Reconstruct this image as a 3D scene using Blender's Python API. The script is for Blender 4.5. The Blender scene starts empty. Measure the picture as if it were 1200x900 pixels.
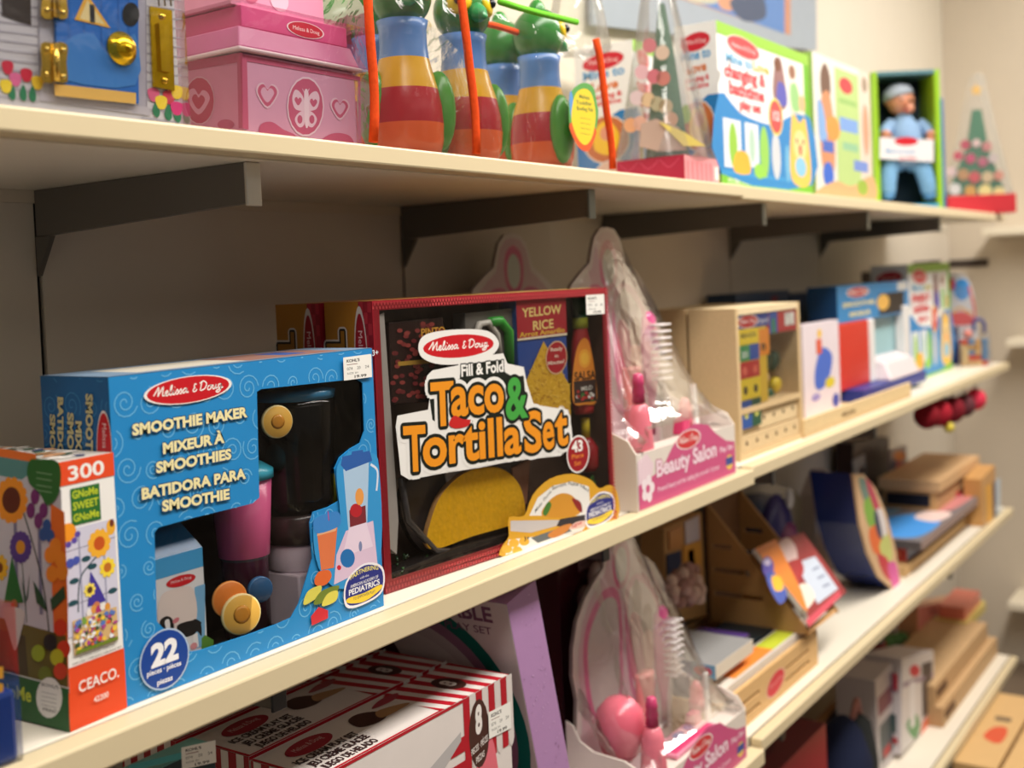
import bpy, bmesh, math, random
from mathutils import Vector, Matrix
random.seed(7)
SC = bpy.context.scene
COL = SC.collection

# ---------------------------------------------------------------- camera
# world: X along the shelves, Y towards the back wall (wall at y=0), Z up, metres
PPX, PPY, FPX = 600.0, 370.0, 1342.745
EYE = Vector((0.0, -1.12, 1.55))
ROT = Matrix(((0.56450345, 0.05031444, -0.82389582),
              (-0.82430711, -0.01769985, -0.56586616),
              (-0.04305407, 0.99857657, 0.03148292)))       # camera axes -> world
cam_d = bpy.data.cameras.new('camera'); cam = bpy.data.objects.new('camera', cam_d); COL.objects.link(cam)
cam_d.sensor_width = 36.0; cam_d.lens = FPX / 1200 * 36.0
cam_d.shift_y = -(450 - PPY) / 1200.0
cam_d.clip_start = 0.02
cam.matrix_world = Matrix.Translation(EYE) @ ROT.to_4x4()
cam_d.dof.use_dof = True; cam_d.dof.focus_distance = 1.13; cam_d.dof.aperture_fstop = 4.2
SC.camera = cam

# ---------------------------------------------------------------- world, lights, exposure
SC.view_settings.view_transform = 'Standard'; SC.view_settings.look = 'None'
SC.view_settings.gamma = 1.0; SC.view_settings.exposure = -0.13
w = bpy.data.worlds.new('world'); SC.world = w; w.use_nodes = True
w.node_tree.nodes['Background'].inputs[0].default_value = (1.0, 0.95, 0.88, 1)
w.node_tree.nodes['Background'].inputs[1].default_value = 0.15
def area(name, loc, sx, sy, power, col=(1, 0.945, 0.87), rot=(0, 0, 0)):
    l = bpy.data.lights.new(name, 'AREA'); l.shape = 'RECTANGLE'; l.size = sx; l.size_y = sy
    l.energy = power; l.color = col
    o = bpy.data.objects.new(name, l); o.location = loc; o.rotation_euler = rot; COL.objects.link(o); return o
area('ceiling_lamp', (0.8, -1.2, 3.0), 2.4, 0.5, 68)
area('ceiling_lamp', (3.1, -1.2, 3.0), 2.6, 0.5, 80)
area('ceiling_lamp', (1.5, -3.6, 3.0), 5.0, 1.2, 22)

# ---------------------------------------------------------------- pixel helpers (used only to find real positions)
def ray(px, py): return ROT @ Vector((px - PPX, -(py - PPY), -FPX))
def PY(px, py, y): r = ray(px, py); return EYE + r * ((y - EYE.y) / r.y)
def PZ(px, py, z): r = ray(px, py); return EYE + r * ((z - EYE.z) / r.z)
def PX(px, py, x): r = ray(px, py); return EYE + r * ((x - EYE.x) / r.x)

# ---------------------------------------------------------------- materials
def lin(c):
    return tuple((x / 12.92 if x <= 0.04045 else ((x + 0.055) / 1.055) ** 2.4) for x in (v / 255.0 for v in c[:3]))
MATS = {}
def mat(name, rough=0.5, spec=0.5, metal=0.0, grain=None, bump=0.0, coat=0.0, scale=40.0, stretch=(1, 1, 1)):
    m = bpy.data.materials.new(name); m.use_nodes = True; nt = m.node_tree; b = nt.nodes['Principled BSDF']
    a = nt.nodes.new('ShaderNodeAttribute'); a.attribute_name = 'Col'
    tc = nt.nodes.new('ShaderNodeTexCoord'); mp = nt.nodes.new('ShaderNodeMapping'); mp.inputs['Scale'].default_value = stretch
    nz = nt.nodes.new('ShaderNodeTexNoise'); nz.inputs['Scale'].default_value = scale; nz.inputs['Detail'].default_value = 4
    nt.links.new(tc.outputs['Object'], mp.inputs[0]); nt.links.new(mp.outputs[0], nz.inputs[0])
    last = a.outputs['Color']
    if grain:
        mr = nt.nodes.new('ShaderNodeMapRange'); mr.inputs['To Min'].default_value = 1 - grain; mr.inputs['To Max'].default_value = 1 + grain
        nt.links.new(nz.outputs['Fac'], mr.inputs[0])
        mx = nt.nodes.new('ShaderNodeVectorMath'); mx.operation = 'SCALE'
        nt.links.new(a.outputs['Color'], mx.inputs[0]); nt.links.new(mr.outputs[0], mx.inputs['Scale'])
        last = mx.outputs[0]
    nt.links.new(last, b.inputs['Base Color'])
    if bump:
        bp = nt.nodes.new('ShaderNodeBump'); bp.inputs['Strength'].default_value = bump; bp.inputs['Distance'].default_value = 0.002
        nt.links.new(nz.outputs['Fac'], bp.inputs['Height']); nt.links.new(bp.outputs[0], b.inputs['Normal'])
    b.inputs['Roughness'].default_value = rough; b.inputs['Metallic'].default_value = metal
    b.inputs['Specular IOR Level'].default_value = spec; b.inputs['Coat Weight'].default_value = coat
    b.inputs['Coat Roughness'].default_value = 0.15
    MATS[name] = m; return m
mat('print', 0.42, 0.35, grain=0.04, scale=25)
mat('card', 0.38, 0.4, grain=0.05, bump=0.06, scale=22)
mat('matte', 0.8, 0.2, grain=0.08, scale=60)
mat('plastic', 0.25, 0.5, grain=0.03, scale=30)
mat('wood', 0.6, 0.25, grain=0.16, bump=0.1, scale=30, stretch=(1, 6, 14))
mat('wall', 0.85, 0.2, grain=0.03, bump=0.05, scale=9)
mat('laminate', 0.38, 0.4, grain=0.02, bump=0.02, scale=14)
mat('metal', 0.32, 0.5, metal=0.75, grain=0.06, scale=50)
mat('gold', 0.2, 0.5, metal=0.9, grain=0.03, bump=0.1, scale=50)
mat('fabric', 0.9, 0.1, grain=0.2, bump=0.4, scale=180)
def film(name, glossy=0.10, tint=(1, 1, 1), bump=0.6, scale=14, rough=0.09, haze=0.0):
    m = bpy.data.materials.new(name); m.use_nodes = True; nt = m.node_tree; nt.nodes.clear()
    out = nt.nodes.new('ShaderNodeOutputMaterial'); tr = nt.nodes.new('ShaderNodeBsdfTransparent'); tr.inputs[0].default_value = (*tint, 1)
    gl = nt.nodes.new('ShaderNodeBsdfGlossy'); gl.inputs['Roughness'].default_value = rough
    df = nt.nodes.new('ShaderNodeBsdfDiffuse'); df.inputs[0].default_value = (0.8, 0.8, 0.8, 1)
    fr = nt.nodes.new('ShaderNodeFresnel'); fr.inputs['IOR'].default_value = 1.45
    ad = nt.nodes.new('ShaderNodeMath'); ad.operation = 'ADD'; ad.inputs[1].default_value = glossy * 0.5; ad.use_clamp = True
    tc = nt.nodes.new('ShaderNodeTexCoord'); nz = nt.nodes.new('ShaderNodeTexNoise'); nz.inputs['Scale'].default_value = scale
    nz.inputs['Detail'].default_value = 3; nz.inputs['Distortion'].default_value = 1.2
    bp = nt.nodes.new('ShaderNodeBump'); bp.inputs['Strength'].default_value = bump; bp.inputs['Distance'].default_value = 0.01
    nt.links.new(tc.outputs['Object'], nz.inputs[0]); nt.links.new(nz.outputs['Fac'], bp.inputs['Height'])
    nt.links.new(bp.outputs[0], gl.inputs['Normal']); nt.links.new(bp.outputs[0], fr.inputs['Normal'])
    ad.operation = 'MULTIPLY_ADD'; ad.inputs[1].default_value = 0.55; ad.inputs[2].default_value = glossy * 0.35
    nt.links.new(fr.outputs[0], ad.inputs[0])
    m1 = nt.nodes.new('ShaderNodeMixShader'); m1.inputs[0].default_value = haze
    nt.links.new(tr.outputs[0], m1.inputs[1]); nt.links.new(df.outputs[0], m1.inputs[2])
    m2 = nt.nodes.new('ShaderNodeMixShader'); nt.links.new(ad.outputs[0], m2.inputs[0])
    nt.links.new(m1.outputs[0], m2.inputs[1]); nt.links.new(gl.outputs[0], m2.inputs[2]); nt.links.new(m2.outputs[0], out.inputs[0])
    MATS[name] = m
film('film', 0.03, bump=0.3)
film('blister', 0.05, bump=0.3, scale=18, haze=0.045, rough=.12)
film('bagfilm', 0.05, bump=0.30, scale=16, haze=0.012, rough=.10)
film('conefilm', 0.10, bump=0.25, scale=10, haze=0.09, rough=.12)
film('smoke', 0.06, tint=(0.35, 0.33, 0.33), bump=0.1, scale=6)

# ---------------------------------------------------------------- mesh building
ORG = {}                                             # origin (world) of every root
def thing(name, loc, label, cat, group=None):
    o = bpy.data.objects.new(name, None); COL.objects.link(o); o.location = loc; o.empty_display_size = 0.02
    o['label'] = label; o['category'] = cat
    if group: o['group'] = group
    ORG[o] = Vector(loc); return o
class MB:
    def __init__(s): s.V = []; s.F = []; s.C = []; s.S = []
    def add(s, V, F, c, sm=False):
        b = len(s.V); s.V += [Vector(v) for v in V]
        for i, f in enumerate(F):
            s.F.append([k + b for k in f]); s.C.append(c[i] if isinstance(c, list) else c); s.S.append(sm)
        return s
    def hexa(s, P, c):                               # 4 bottom (ccw) + 4 top ; c = colour or list of 6 (bottom, top, front, right, back, left)
        return s.add(P, [(3, 2, 1, 0), (4, 5, 6, 7), (0, 1, 5, 4), (1, 2, 6, 5), (2, 3, 7, 6), (3, 0, 4, 7)], c)
    def box(s, x0, x1, y0, y1, z0, z1, c):
        return s.hexa([(x0, y0, z0), (x1, y0, z0), (x1, y1, z0), (x0, y1, z0), (x0, y0, z1), (x1, y0, z1), (x1, y1, z1), (x0, y1, z1)], c)
    def fbox(s, fr, a0, a1, b0, b1, c0, c1, c):
        return s.hexa([fr.at(a0, b0, c1), fr.at(a1, b0, c1), fr.at(a1, b0, c0), fr.at(a0, b0, c0),
                       fr.at(a0, b1, c1), fr.at(a1, b1, c1), fr.at(a1, b1, c0), fr.at(a0, b1, c0)], c)
    def lathe(s, o, prof, c, seg=20, axis=(0, 0, 1), sy=1.0):      # prof: [(r, z[, colour])]
        az = Vector(axis).normalized(); ax = az.orthogonal().normalized()
        if abs(az.z) > 0.99: ax = Vector((1, 0, 0))
        ay = az.cross(ax); o = Vector(o); V = []; F = []; CC = []
        for p in prof:
            for k in range(seg):
                t = 2 * math.pi * k / seg
                V.append(o + az * p[1] + ax * (p[0] * math.cos(t)) + ay * (p[0] * sy * math.sin(t)))
        for i in range(len(prof) - 1):
            cc = prof[i][2] if len(prof[i]) > 2 else c
            for k in range(seg):
                F.append((i * seg + k, i * seg + (k + 1) % seg, (i + 1) * seg + (k + 1) % seg, (i + 1) * seg + k)); CC.append(cc)
        F.append(tuple(range(seg))[::-1]); CC.append(CC[0]); F.append(tuple((len(prof) - 1) * seg + k for k in range(seg))); CC.append(CC[-2])
        return s.add(V, F, CC, True)
    def ball(s, o, r, c, sx=1, sy=1, sz=1, seg=16, rings=10):
        o = Vector(o); V = [o + Vector((0, 0, -r * sz))]; F = []
        for i in range(1, rings):
            t = math.pi * i / rings
            for k in range(seg):
                p = 2 * math.pi * k / seg
                V.append(o + Vector((r * sx * math.sin(t) * math.cos(p), r * sy * math.sin(t) * math.sin(p), -r * sz * math.cos(t))))
        V.append(o + Vector((0, 0, r * sz))); n = len(V) - 1
        for k in range(seg):
            F.append((0, 1 + (k + 1) % seg, 1 + k)); F.append((n, n - seg + k, n - seg + (k + 1) % seg))
        for i in range(rings - 2):
            for k in range(seg):
                a = 1 + i * seg; F.append((a + k, a + (k + 1) % seg, a + seg + (k + 1) % seg, a + seg + k))
        return s.add(V, F, c, True)
    def tube(s, pts, r, c, seg=8):                   # r = number or list
        pts = [Vector(p) for p in pts]; n = len(pts); V = []; F = []
        for i, p in enumerate(pts):
            d = (pts[min(i + 1, n - 1)] - pts[max(i - 1, 0)]).normalized()
            a = d.cross(Vector((0.13, 0.2, 1))).normalized(); b = d.cross(a); rr = r[i] if isinstance(r, list) else r
            for k in range(seg):
                t = 2 * math.pi * k / seg; V.append(p + a * (rr * math.cos(t)) + b * (rr * math.sin(t)))
        for i in range(n - 1):
            for k in range(seg): F.append((i * seg + k, i * seg + (k + 1) % seg, (i + 1) * seg + (k + 1) % seg, (i + 1) * seg + k))
        F.append(tuple(range(seg))[::-1]); F.append(tuple((n - 1) * seg + k for k in range(seg)))
        return s.add(V, F, c, True)
    def prism(s, fr, P, c0, c1, c, side=None):        # outline in frame coords, thickness c0..c1 along the normal
        n = len(P); V = [fr.at(p[0], p[1], c1) for p in P] + [fr.at(p[0], p[1], c0) for p in P]
        F = [tuple(range(n)), tuple(range(2 * n - 1, n - 1, -1))] + [(i, i + n, (i + 1) % n + n, (i + 1) % n) for i in range(n)]
        return s.add(V, F, [c, side or c] + [side or c] * n)
    def plate(s, fr, outer, holes, t, c, side=None):  # 2D plate with holes
        cu = bpy.data.curves.new('tmp', 'CURVE'); cu.dimensions = '2D'; cu.fill_mode = 'BOTH'; cu.extrude = t / 2
        for P in [outer] + holes:
            sp = cu.splines.new('POLY'); sp.points.add(len(P) - 1); sp.use_cyclic_u = True
            for q, p in zip(sp.points, P): q.co = (p[0], p[1], 0, 1)
        ob = bpy.data.objects.new('tmp', cu); me = ob.to_mesh()
        V = [fr.at(v.co.x, v.co.y, v.co.z - t / 2) for v in me.vertices]; F = [tuple(p.vertices) for p in me.polygons]
        CC = [c if abs(p.normal.z) > 0.5 else (side or c) for p in me.polygons]
        s.add(V, F, CC); ob.to_mesh_clear(); bpy.data.objects.remove(ob); bpy.data.curves.remove(cu); return s
    def build(s, name, m, parent=None, label=None, kind=None, weld=False, bevel=0):
        o0 = ORG.get(parent, Vector((0, 0, 0)))
        me = bpy.data.meshes.new(name); me.from_pydata([v - o0 for v in s.V], [], s.F)
        at = me.color_attributes.new('Col', 'FLOAT_COLOR', 'CORNER'); buf = []
        cache = {}
        for f, c in zip(s.F, s.C):
            if c not in cache: cache[c] = (*lin(c), 1.0)
            buf += cache[c] * len(f)
        at.data.foreach_set('color', buf)
        me.polygons.foreach_set('use_smooth', s.S); me.materials.append(MATS[m]); me.update()
        ob = bpy.data.objects.new(name, me); COL.objects.link(ob)
        if parent: ob.parent = parent; ORG[ob] = o0
        if label: ob['label'] = label
        if kind: ob['kind'] = kind
        if bevel:
            bv = ob.modifiers.new('bevel', 'BEVEL'); bv.width = bevel; bv.segments = 2; bv.limit_method = 'ANGLE'
        return ob
    def single(s, name, m, label, cat, group=None, kind=None, bevel=0):   # a thing that is one mesh
        z = min(v.z for v in s.V); x = sum(v.x for v in s.V) / len(s.V); y = sum(v.y for v in s.V) / len(s.V)
        org = Vector((x, y, z)); s.V = [v - org for v in s.V]
        ob = s.build(name, m, None, label, kind, bevel=bevel); ob.location = org; ob['category'] = cat
        if group: ob['group'] = group
        ORG[ob] = org; return ob

class Fr:                                            # a plane frame in space
    def __init__(s, o, u, v):
        s.o = Vector(o); s.u = Vector(u).normalized(); s.v = Vector(v); s.v = (s.v - s.u * s.v.dot(s.u)).normalized(); s.n = s.u.cross(s.v)
    def at(s, a, b, c=0.0): return s.o + s.u * a + s.v * b + s.n * c
    def px(s, x, y):
        r = ray(x, y); t = (s.o - EYE).dot(s.n) / r.dot(s.n); p = EYE + r * t - s.o; return (p.dot(s.u), p.dot(s.v))
    def off(s, c): return Fr(s.at(0, 0, c), s.u, s.v)

_tc = {}
def glyphs(txt, off):
    k = (txt, off)
    if k in _tc: return _tc[k]
    cu = bpy.data.curves.new('t', 'FONT'); cu.body = txt; cu.size = 1; cu.offset = off; cu.fill_mode = 'FRONT'; cu.resolution_u = 2 if len(txt) > 12 else 4
    ob = bpy.data.objects.new('t', cu); me = ob.to_mesh()
    V = [(v.co.x, v.co.y) for v in me.vertices]; F = [tuple(p.vertices) for p in me.polygons]
    ob.to_mesh_clear(); bpy.data.objects.remove(ob); bpy.data.curves.remove(cu)
    x0 = min(v[0] for v in V); x1 = max(v[0] for v in V)
    V = [((x - x0) / (x1 - x0), y / 0.73) for x, y in V]
    _tc[k] = (V, F); return _tc[k]
def smooth(P, n=6, closed=False):
    out = []; N = len(P); rng = range(N if closed else N - 1)
    for i in rng:
        p0 = P[(i - 1) % N] if closed or i > 0 else P[i]; p1 = P[i]; p2 = P[(i + 1) % N]; p3 = P[(i + 2) % N] if closed or i + 2 < N else P[(i + 1) % N]
        for j in range(n):
            t = j / n; t2 = t * t; t3 = t2 * t
            out.append(tuple(0.5 * ((2 * p1[d]) + (-p0[d] + p2[d]) * t + (2 * p0[d] - 5 * p1[d] + 4 * p2[d] - p3[d]) * t2 + (-p0[d] + 3 * p1[d] - 3 * p2[d] + p3[d]) * t3) for d in range(len(p1))))
    if not closed: out.append(P[-1])
    return out
SCRIPT = [[(-.2, .3), (.05, 1.0), (.3, 1.9), (.4, 1.2), (.42, .1), (.7, 1.1), (.95, 1.9), (1.0, 1.0), (1.08, .1), (1.3, .15), (1.6, .45), (1.75, .8), (1.6, 1.0), (1.4, .65), (1.48, .15),
           (1.72, 0), (1.98, .4), (2.2, 1.3), (2.2, 1.95), (2.06, 1.8), (2.04, .6), (2.15, 0), (2.4, .3), (2.52, .95), (2.5, .2), (2.65, 0), (2.85, .35), (3.05, 1.0), (3.22, .5), (3.15, .05), (2.95, .1)],
          [(3.15, .05), (3.35, .4), (3.55, 1.0), (3.72, .5), (3.65, .05), (3.45, .1)], [(4.35, .9), (4.1, 1.0), (3.9, .5), (4.02, .05), (4.28, .35), (4.42, .95), (4.42, .15), (4.75, .2)], [(2.6, 1.45), (2.66, 1.52)],
          [(5.75, 1.5), (5.5, 1.6), (5.45, 1.1), (5.6, .85), (5.4, .5), (5.45, .1), (5.75, .1), (5.95, .5)], [(6.5, 1.9), (6.45, .1)], [(6.2, 1.6), (6.7, 2.0), (7.25, 1.4), (7.1, .4), (6.5, .05)],
          [(7.85, .9), (7.55, .7), (7.6, .1), (7.95, .1), (8.05, .7), (7.8, .95), (8.2, .8)], [(8.3, .95), (8.32, .2), (8.6, .1), (8.75, .9), (8.8, .1), (9.0, .3)],
          [(9.5, .9), (9.15, .8), (9.2, .15), (9.5, .3), (9.58, .95), (9.5, -.5), (9.1, -.75), (8.95, -.45), (9.9, .2)]]
SCRIPT = [[(x + y * 0.12, y) for x, y in st] for st in SCRIPT]
class Art(MB):                                       # flat print on a plane; coordinates px (default) or fractions of a face
    def __init__(s, fr, size=None, lift=0.0004, step=0.000008):
        super().__init__(); s.fr = fr; s.size = size; s.h = lift; s.step = step
    def pt(s, p): return s.fr.px(*p) if s.size is None else (p[0] * s.size[0], p[1] * s.size[1])
    def up(s, h): return (-0.036 * h, -h) if s.size is None else (0, h)
    def raw(s, P, c):
        s.add([s.fr.at(a, b, s.h) for a, b in P], [tuple(range(len(P)))], c); s.h += s.step
    def poly(s, P, c): s.raw([s.pt(p) for p in P], c); return s
    def blob(s, P, c, n=5): s.raw(smooth([s.pt(p) for p in P], n, True), c); return s
    def rect(s, x0, y0, x1, y1, c): return s.poly([(x0, y0), (x1, y0), (x1, y1), (x0, y1)], c)
    def ell(s, c0, pr, pu, c, ring=None, n=28):       # centre, right-hand point, top point
        C = s.pt(c0); R = s.pt(pr); U = s.pt(pu)
        if ring: s.raw([(C[0] + (R[0] - C[0]) * ring[0] * math.cos(t) + (U[0] - C[0]) * ring[0] * math.sin(t), C[1] + (R[1] - C[1]) * ring[0] * math.cos(t) + (U[1] - C[1]) * ring[0] * math.sin(t)) for t in (2 * math.pi * k / n for k in range(n))], ring[1])
        s.raw([(C[0] + (R[0] - C[0]) * math.cos(t) + (U[0] - C[0]) * math.sin(t), C[1] + (R[1] - C[1]) * math.cos(t) + (U[1] - C[1]) * math.sin(t)) for t in (2 * math.pi * k / n for k in range(n))], c); return s
    def dot(s, x, y, rx, ry, c, ring=None, n=18):
        return s.ell((x, y), (x + rx, y), (x, y - ry if s.size is None else y + ry), c, ring, n)
    def strokeab(s, P, w, c, ok=None):
        V = []; F = []
        for i, p in enumerate(P):
            q = P[min(i + 1, len(P) - 1)]; r = P[max(i - 1, 0)]; dx, dy = q[0] - r[0], q[1] - r[1]; L = math.hypot(dx, dy) or 1
            V += [s.fr.at(p[0] - dy / L * w / 2, p[1] + dx / L * w / 2, s.h), s.fr.at(p[0] + dy / L * w / 2, p[1] - dx / L * w / 2, s.h)]
        for i in range(len(P) - 1):
            if ok is None or (ok(P[i]) and ok(P[i + 1])): F.append((2 * i, 2 * i + 1, 2 * i + 3, 2 * i + 2))
        if F: s.add(V, F, c)
        s.h += s.step * 0.2
    def line(s, P, w, c, curve=False):
        Q = [s.pt(p) for p in P]; s.strokeab(smooth(Q, 6) if curve else Q, w, c); s.h += s.step; return s
    def text(s, t, p1, p2, h, c, bold=0.02, halo=(), up=None, arc=0.0):
        V, F = glyphs(t, bold); A = s.pt(p1); B = s.pt(p2); hu = up or s.up(h); U = s.pt((p1[0] + hu[0], p1[1] + hu[1]))
        ux, uy = B[0] - A[0], B[1] - A[1]; vx, vy = U[0] - A[0], U[1] - A[1]
        P = [(A[0] + ux * x + vx * (y + arc * (1 - (2 * x - 1) ** 2)), A[1] + uy * x + vy * (y + arc * (1 - (2 * x - 1) ** 2))) for x, y in V]
        for (hc, hw) in halo:
            for k in range(14):
                q = 2 * math.pi * k / 14; dx, dy = hw * math.cos(q), hw * math.sin(q)
                s.add([s.fr.at(a + dx, b + dy, s.h + k * 2e-6) for a, b in P], F, hc)
            s.h += 3.2e-5
        s.add([s.fr.at(a, b, s.h) for a, b in P], F, c); s.h += s.step; return s
    def logo(s, c0, pr, pu, script=True, red=(196, 22, 34), rim=1.12):
        s.ell(c0, pr, pu, red, ring=(rim, (240, 232, 228)))
        C = s.pt(c0); R = s.pt(pr); U = s.pt(pu); a = (R[0] - C[0], R[1] - C[1]); b = (U[0] - C[0], U[1] - C[1]); W = math.hypot(*a)
        for st in SCRIPT:
            P = smooth(st, 4); Q = []
            for x, y in P:
                m = (x - 4.9) / 4.9 * 0.82; k = (y - 0.6) / 1.25 * 0.47
                Q.append((C[0] + a[0] * m + b[0] * k, C[1] + a[1] * m + b[1] * k))
            s.strokeab(Q, W * 0.026, (245, 238, 232))
        s.h += s.step; return s
    def sticker(s, x, y, w, h, sl=0.0):
        U = s.up(1); P = [(x, y), (x + w, y + sl * w), (x + w + U[0] * h, y + sl * w + U[1] * h), (x + U[0] * h, y + U[1] * h)]
        s.poly(P, (238, 236, 230))
        def q(a, b): return (P[0][0] + (P[1][0] - P[0][0]) * a + (P[3][0] - P[0][0]) * b, P[0][1] + (P[1][1] - P[0][1]) * a + (P[3][1] - P[0][1]) * b)
        s.text("KOHL'S", q(.12, .76), q(.58, .76), h * .13, (25, 25, 25), .03)
        s.line([q(.12, .66), q(.5, .66)], 0.0006, (120, 60, 50))
        s.text("074", q(.12, .42), q(.32, .42), h * .13, (70, 70, 70), 0.0); s.text("20", q(.48, .42), q(.6, .42), h * .13, (70, 70, 70), 0.0); s.text("24", q(.76, .42), q(.9, .42), h * .13, (70, 70, 70), 0.0)
        s.text("SIZE 01", q(.12, .24), q(.5, .24), h * .08, (90, 90, 90), 0.0); s.text("19.99", q(.38, .06), q(.8, .06), h * .12, (30, 30, 30), .02)
        return s

def carton(root, A, B, depth, h, c, top=None, left=None, name='carton', m='card', back=None, bevel=0.0006):
    """closed box; A,B = front bottom left / right in the world"""
    A = Vector(A); B = Vector(B); B.z = A.z; u = (B - A).normalized(); n = Vector((-u.y, u.x, 0)); W = (B - A).length; up = Vector((0, 0, h))
    P = [A, B, B + n * depth, A + n * depth]; P += [p + up for p in P]
    MB().hexa(P, [c, top or c, c, left or c, back or c, left or c]).build(name, m, root, bevel=bevel)
    return dict(front=Fr(A, u, (0, 0, 1)), left=Fr(A + n * depth, -n, (0, 0, 1)), top=Fr(A + up, u, n), W=W, H=h, D=depth, A=A, B=B, n=n, u=u)
def shell(root, A, B, depth, h, c, inner, top=None, left=None, outline=None, holes=(), t=0.0012, name='carton'):
    """open carton with a cut-out front panel"""
    A = Vector(A); B = Vector(B); B.z = A.z; u = (B - A).normalized(); n = Vector((-u.y, u.x, 0)); W = (B - A).length
    fr = Fr(A, u, (0, 0, 1)); mb = MB()
    def slab(a0, a1, b0, b1, c0, c1, outc, face):
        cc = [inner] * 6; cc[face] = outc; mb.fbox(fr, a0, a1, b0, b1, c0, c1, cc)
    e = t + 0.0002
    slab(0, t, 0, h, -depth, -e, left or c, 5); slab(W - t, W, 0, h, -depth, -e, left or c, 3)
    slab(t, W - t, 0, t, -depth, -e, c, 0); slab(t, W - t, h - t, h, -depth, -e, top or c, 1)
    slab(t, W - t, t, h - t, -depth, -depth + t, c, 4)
    mb.build(name, 'card', root)
    P = MB(); P.plate(fr, outline or [(0, 0), (W, 0), (W, h), (0, h)], list(holes), t, c); P.build('front_panel', 'card', root)
    return dict(front=fr, left=Fr(A + n * depth, -n, (0, 0, 1)), top=Fr(A + Vector((0, 0, h)), u, n), W=W, H=h, D=depth, A=A, B=B, n=n, u=u)
def inpoly(p, P):
    r = False; j = len(P) - 1
    for i in range(len(P)):
        if (P[i][1] > p[1]) != (P[j][1] > p[1]) and p[0] < (P[j][0] - P[i][0]) * (p[1] - P[i][1]) / (P[j][1] - P[i][1]) + P[i][0]: r = not r
        j = i
    return r
def sheet(fr, a0, a1, b0, b1, c, name, root, m='film', wav=0.0008, n=10):
    mb = MB(); V = []; F = []
    for j in range(n + 1):
        for i in range(n + 1):
            V.append(fr.at(a0 + (a1 - a0) * i / n, b0 + (b1 - b0) * j / n, c + wav * random.uniform(-1, 1) * (0 < i < n and 0 < j < n)))
    for j in range(n):
        for i in range(n): k = j * (n + 1) + i; F.append((k, k + 1, k + n + 2, k + n + 1))
    mb.add(V, F, (255, 255, 255), True); return mb.build(name, m, root)

CREAM = (226, 218, 200)
ZT, ZM, Z3A, Z3B, Z4 = 1.688, 1.22, 0.752, 0.765, 0.290
FR = -0.375

# ================================================================ the setting
def struct(mb, name, m): o = mb.build(name, m); o['kind'] = 'structure'; return o
XW = 4.66
WALLC = (214, 205, 190)
struct(MB().box(-2.0, XW + .1, -6, .1, -.1, 0, (120, 104, 88)), 'floor', 'laminate')
struct(MB().box(-2.0, XW + .1, -6, .1, 3.1, 3.2, (225, 220, 210)), 'ceiling', 'wall')
wb = struct(MB().box(-2.0, XW + .1, 0.012, .1, 0, 3.1, WALLC), 'wall_back', 'wall')
struct(MB().box(XW, XW + .1, -6, .012, 0, 3.1, (206, 194, 176)), 'wall_right', 'wall')
UPX = [0.734, 1.345, 1.955, 2.561, 3.184]
# panels of the back wall between the slotted uprights
edges = [0.124] + UPX
for a, b in zip(edges[:-1], edges[1:]):
    MB().box(a + .0035, b - .0035, 0, .012, 0.1, 1.66, WALLC).build('panel', 'wall', wb)
MB().box(3.184 + .0035, XW - .002, 0.0, .012, 0.1, 1.66, WALLC).build('panel', 'wall', wb)
MB().box(-1.9, XW - .002, 0.0, .012, 1.664, 3.09, (214, 206, 190)).build('panel', 'wall', wb)
for x in UPX:
    MB().box(x - .003, x + .003, 0.006, .0118, 0.1, 1.66, (52, 48, 46)).build('slotted_upright', 'metal', wb)

def shelf(x0, x1, z, label, front=FR, lip=.024):
    zc = z
    r = thing('shelf_board', ((x0 + x1) / 2, -.19, zc - .02), label, 'shelf', None)
    MB().box(x0, x1, -.345, -.004, z - .02, z, (232, 224, 208)).build('deck', 'laminate', r, bevel=.001)
    MB().box(x0, x1, front, -.348, z - lip, z, (218, 202, 166)).build('front_rail', 'laminate', r, bevel=.0022)
    MB().box(x0 + .002, x1 - .002, -.3479, -.3451, z - .012, z - .002, (50, 45, 42)).build('joint_strip', 'matte', r)
    MB().box(x0 + .01, x1 - .01, -.0035, -.0005, z - .034, z - .0002, (214, 202, 182)).build('rear_rail', 'laminate', r)
    return r
rows = [('top shelf', ZT, ZT + .0, 'carrying locks toy, pink tin and stuffed parrot pins'), ('second shelf from the top', ZM, ZM + .003, 'carrying blue smoothie box and taco set'),
        ('third shelf down', Z3A, Z3B, 'carrying striped ice cream boxes'), ('bottom shelf', Z4 - .012, Z4, 'lowest, below the striped boxes')]
rowB = ['carrying baby doll and bathtime boxes', 'carrying wooden bead kit and red toaster', 'carrying wooden crates and curved board', 'lowest, carrying boxed craft kits and wooden trays']
for (nm, za, zb, wa), wbb in zip(rows, rowB):
    if nm != 'bottom shelf': shelf(-.4, 1.772, za, 'near part of %s, %s' % (nm, wa), lip=.019 if za == ZT else .025)
    shelf(1.776, 3.835, zb, 'far part of %s, %s' % (nm, wbb), front=FR + .006, lip=.022)

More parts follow.
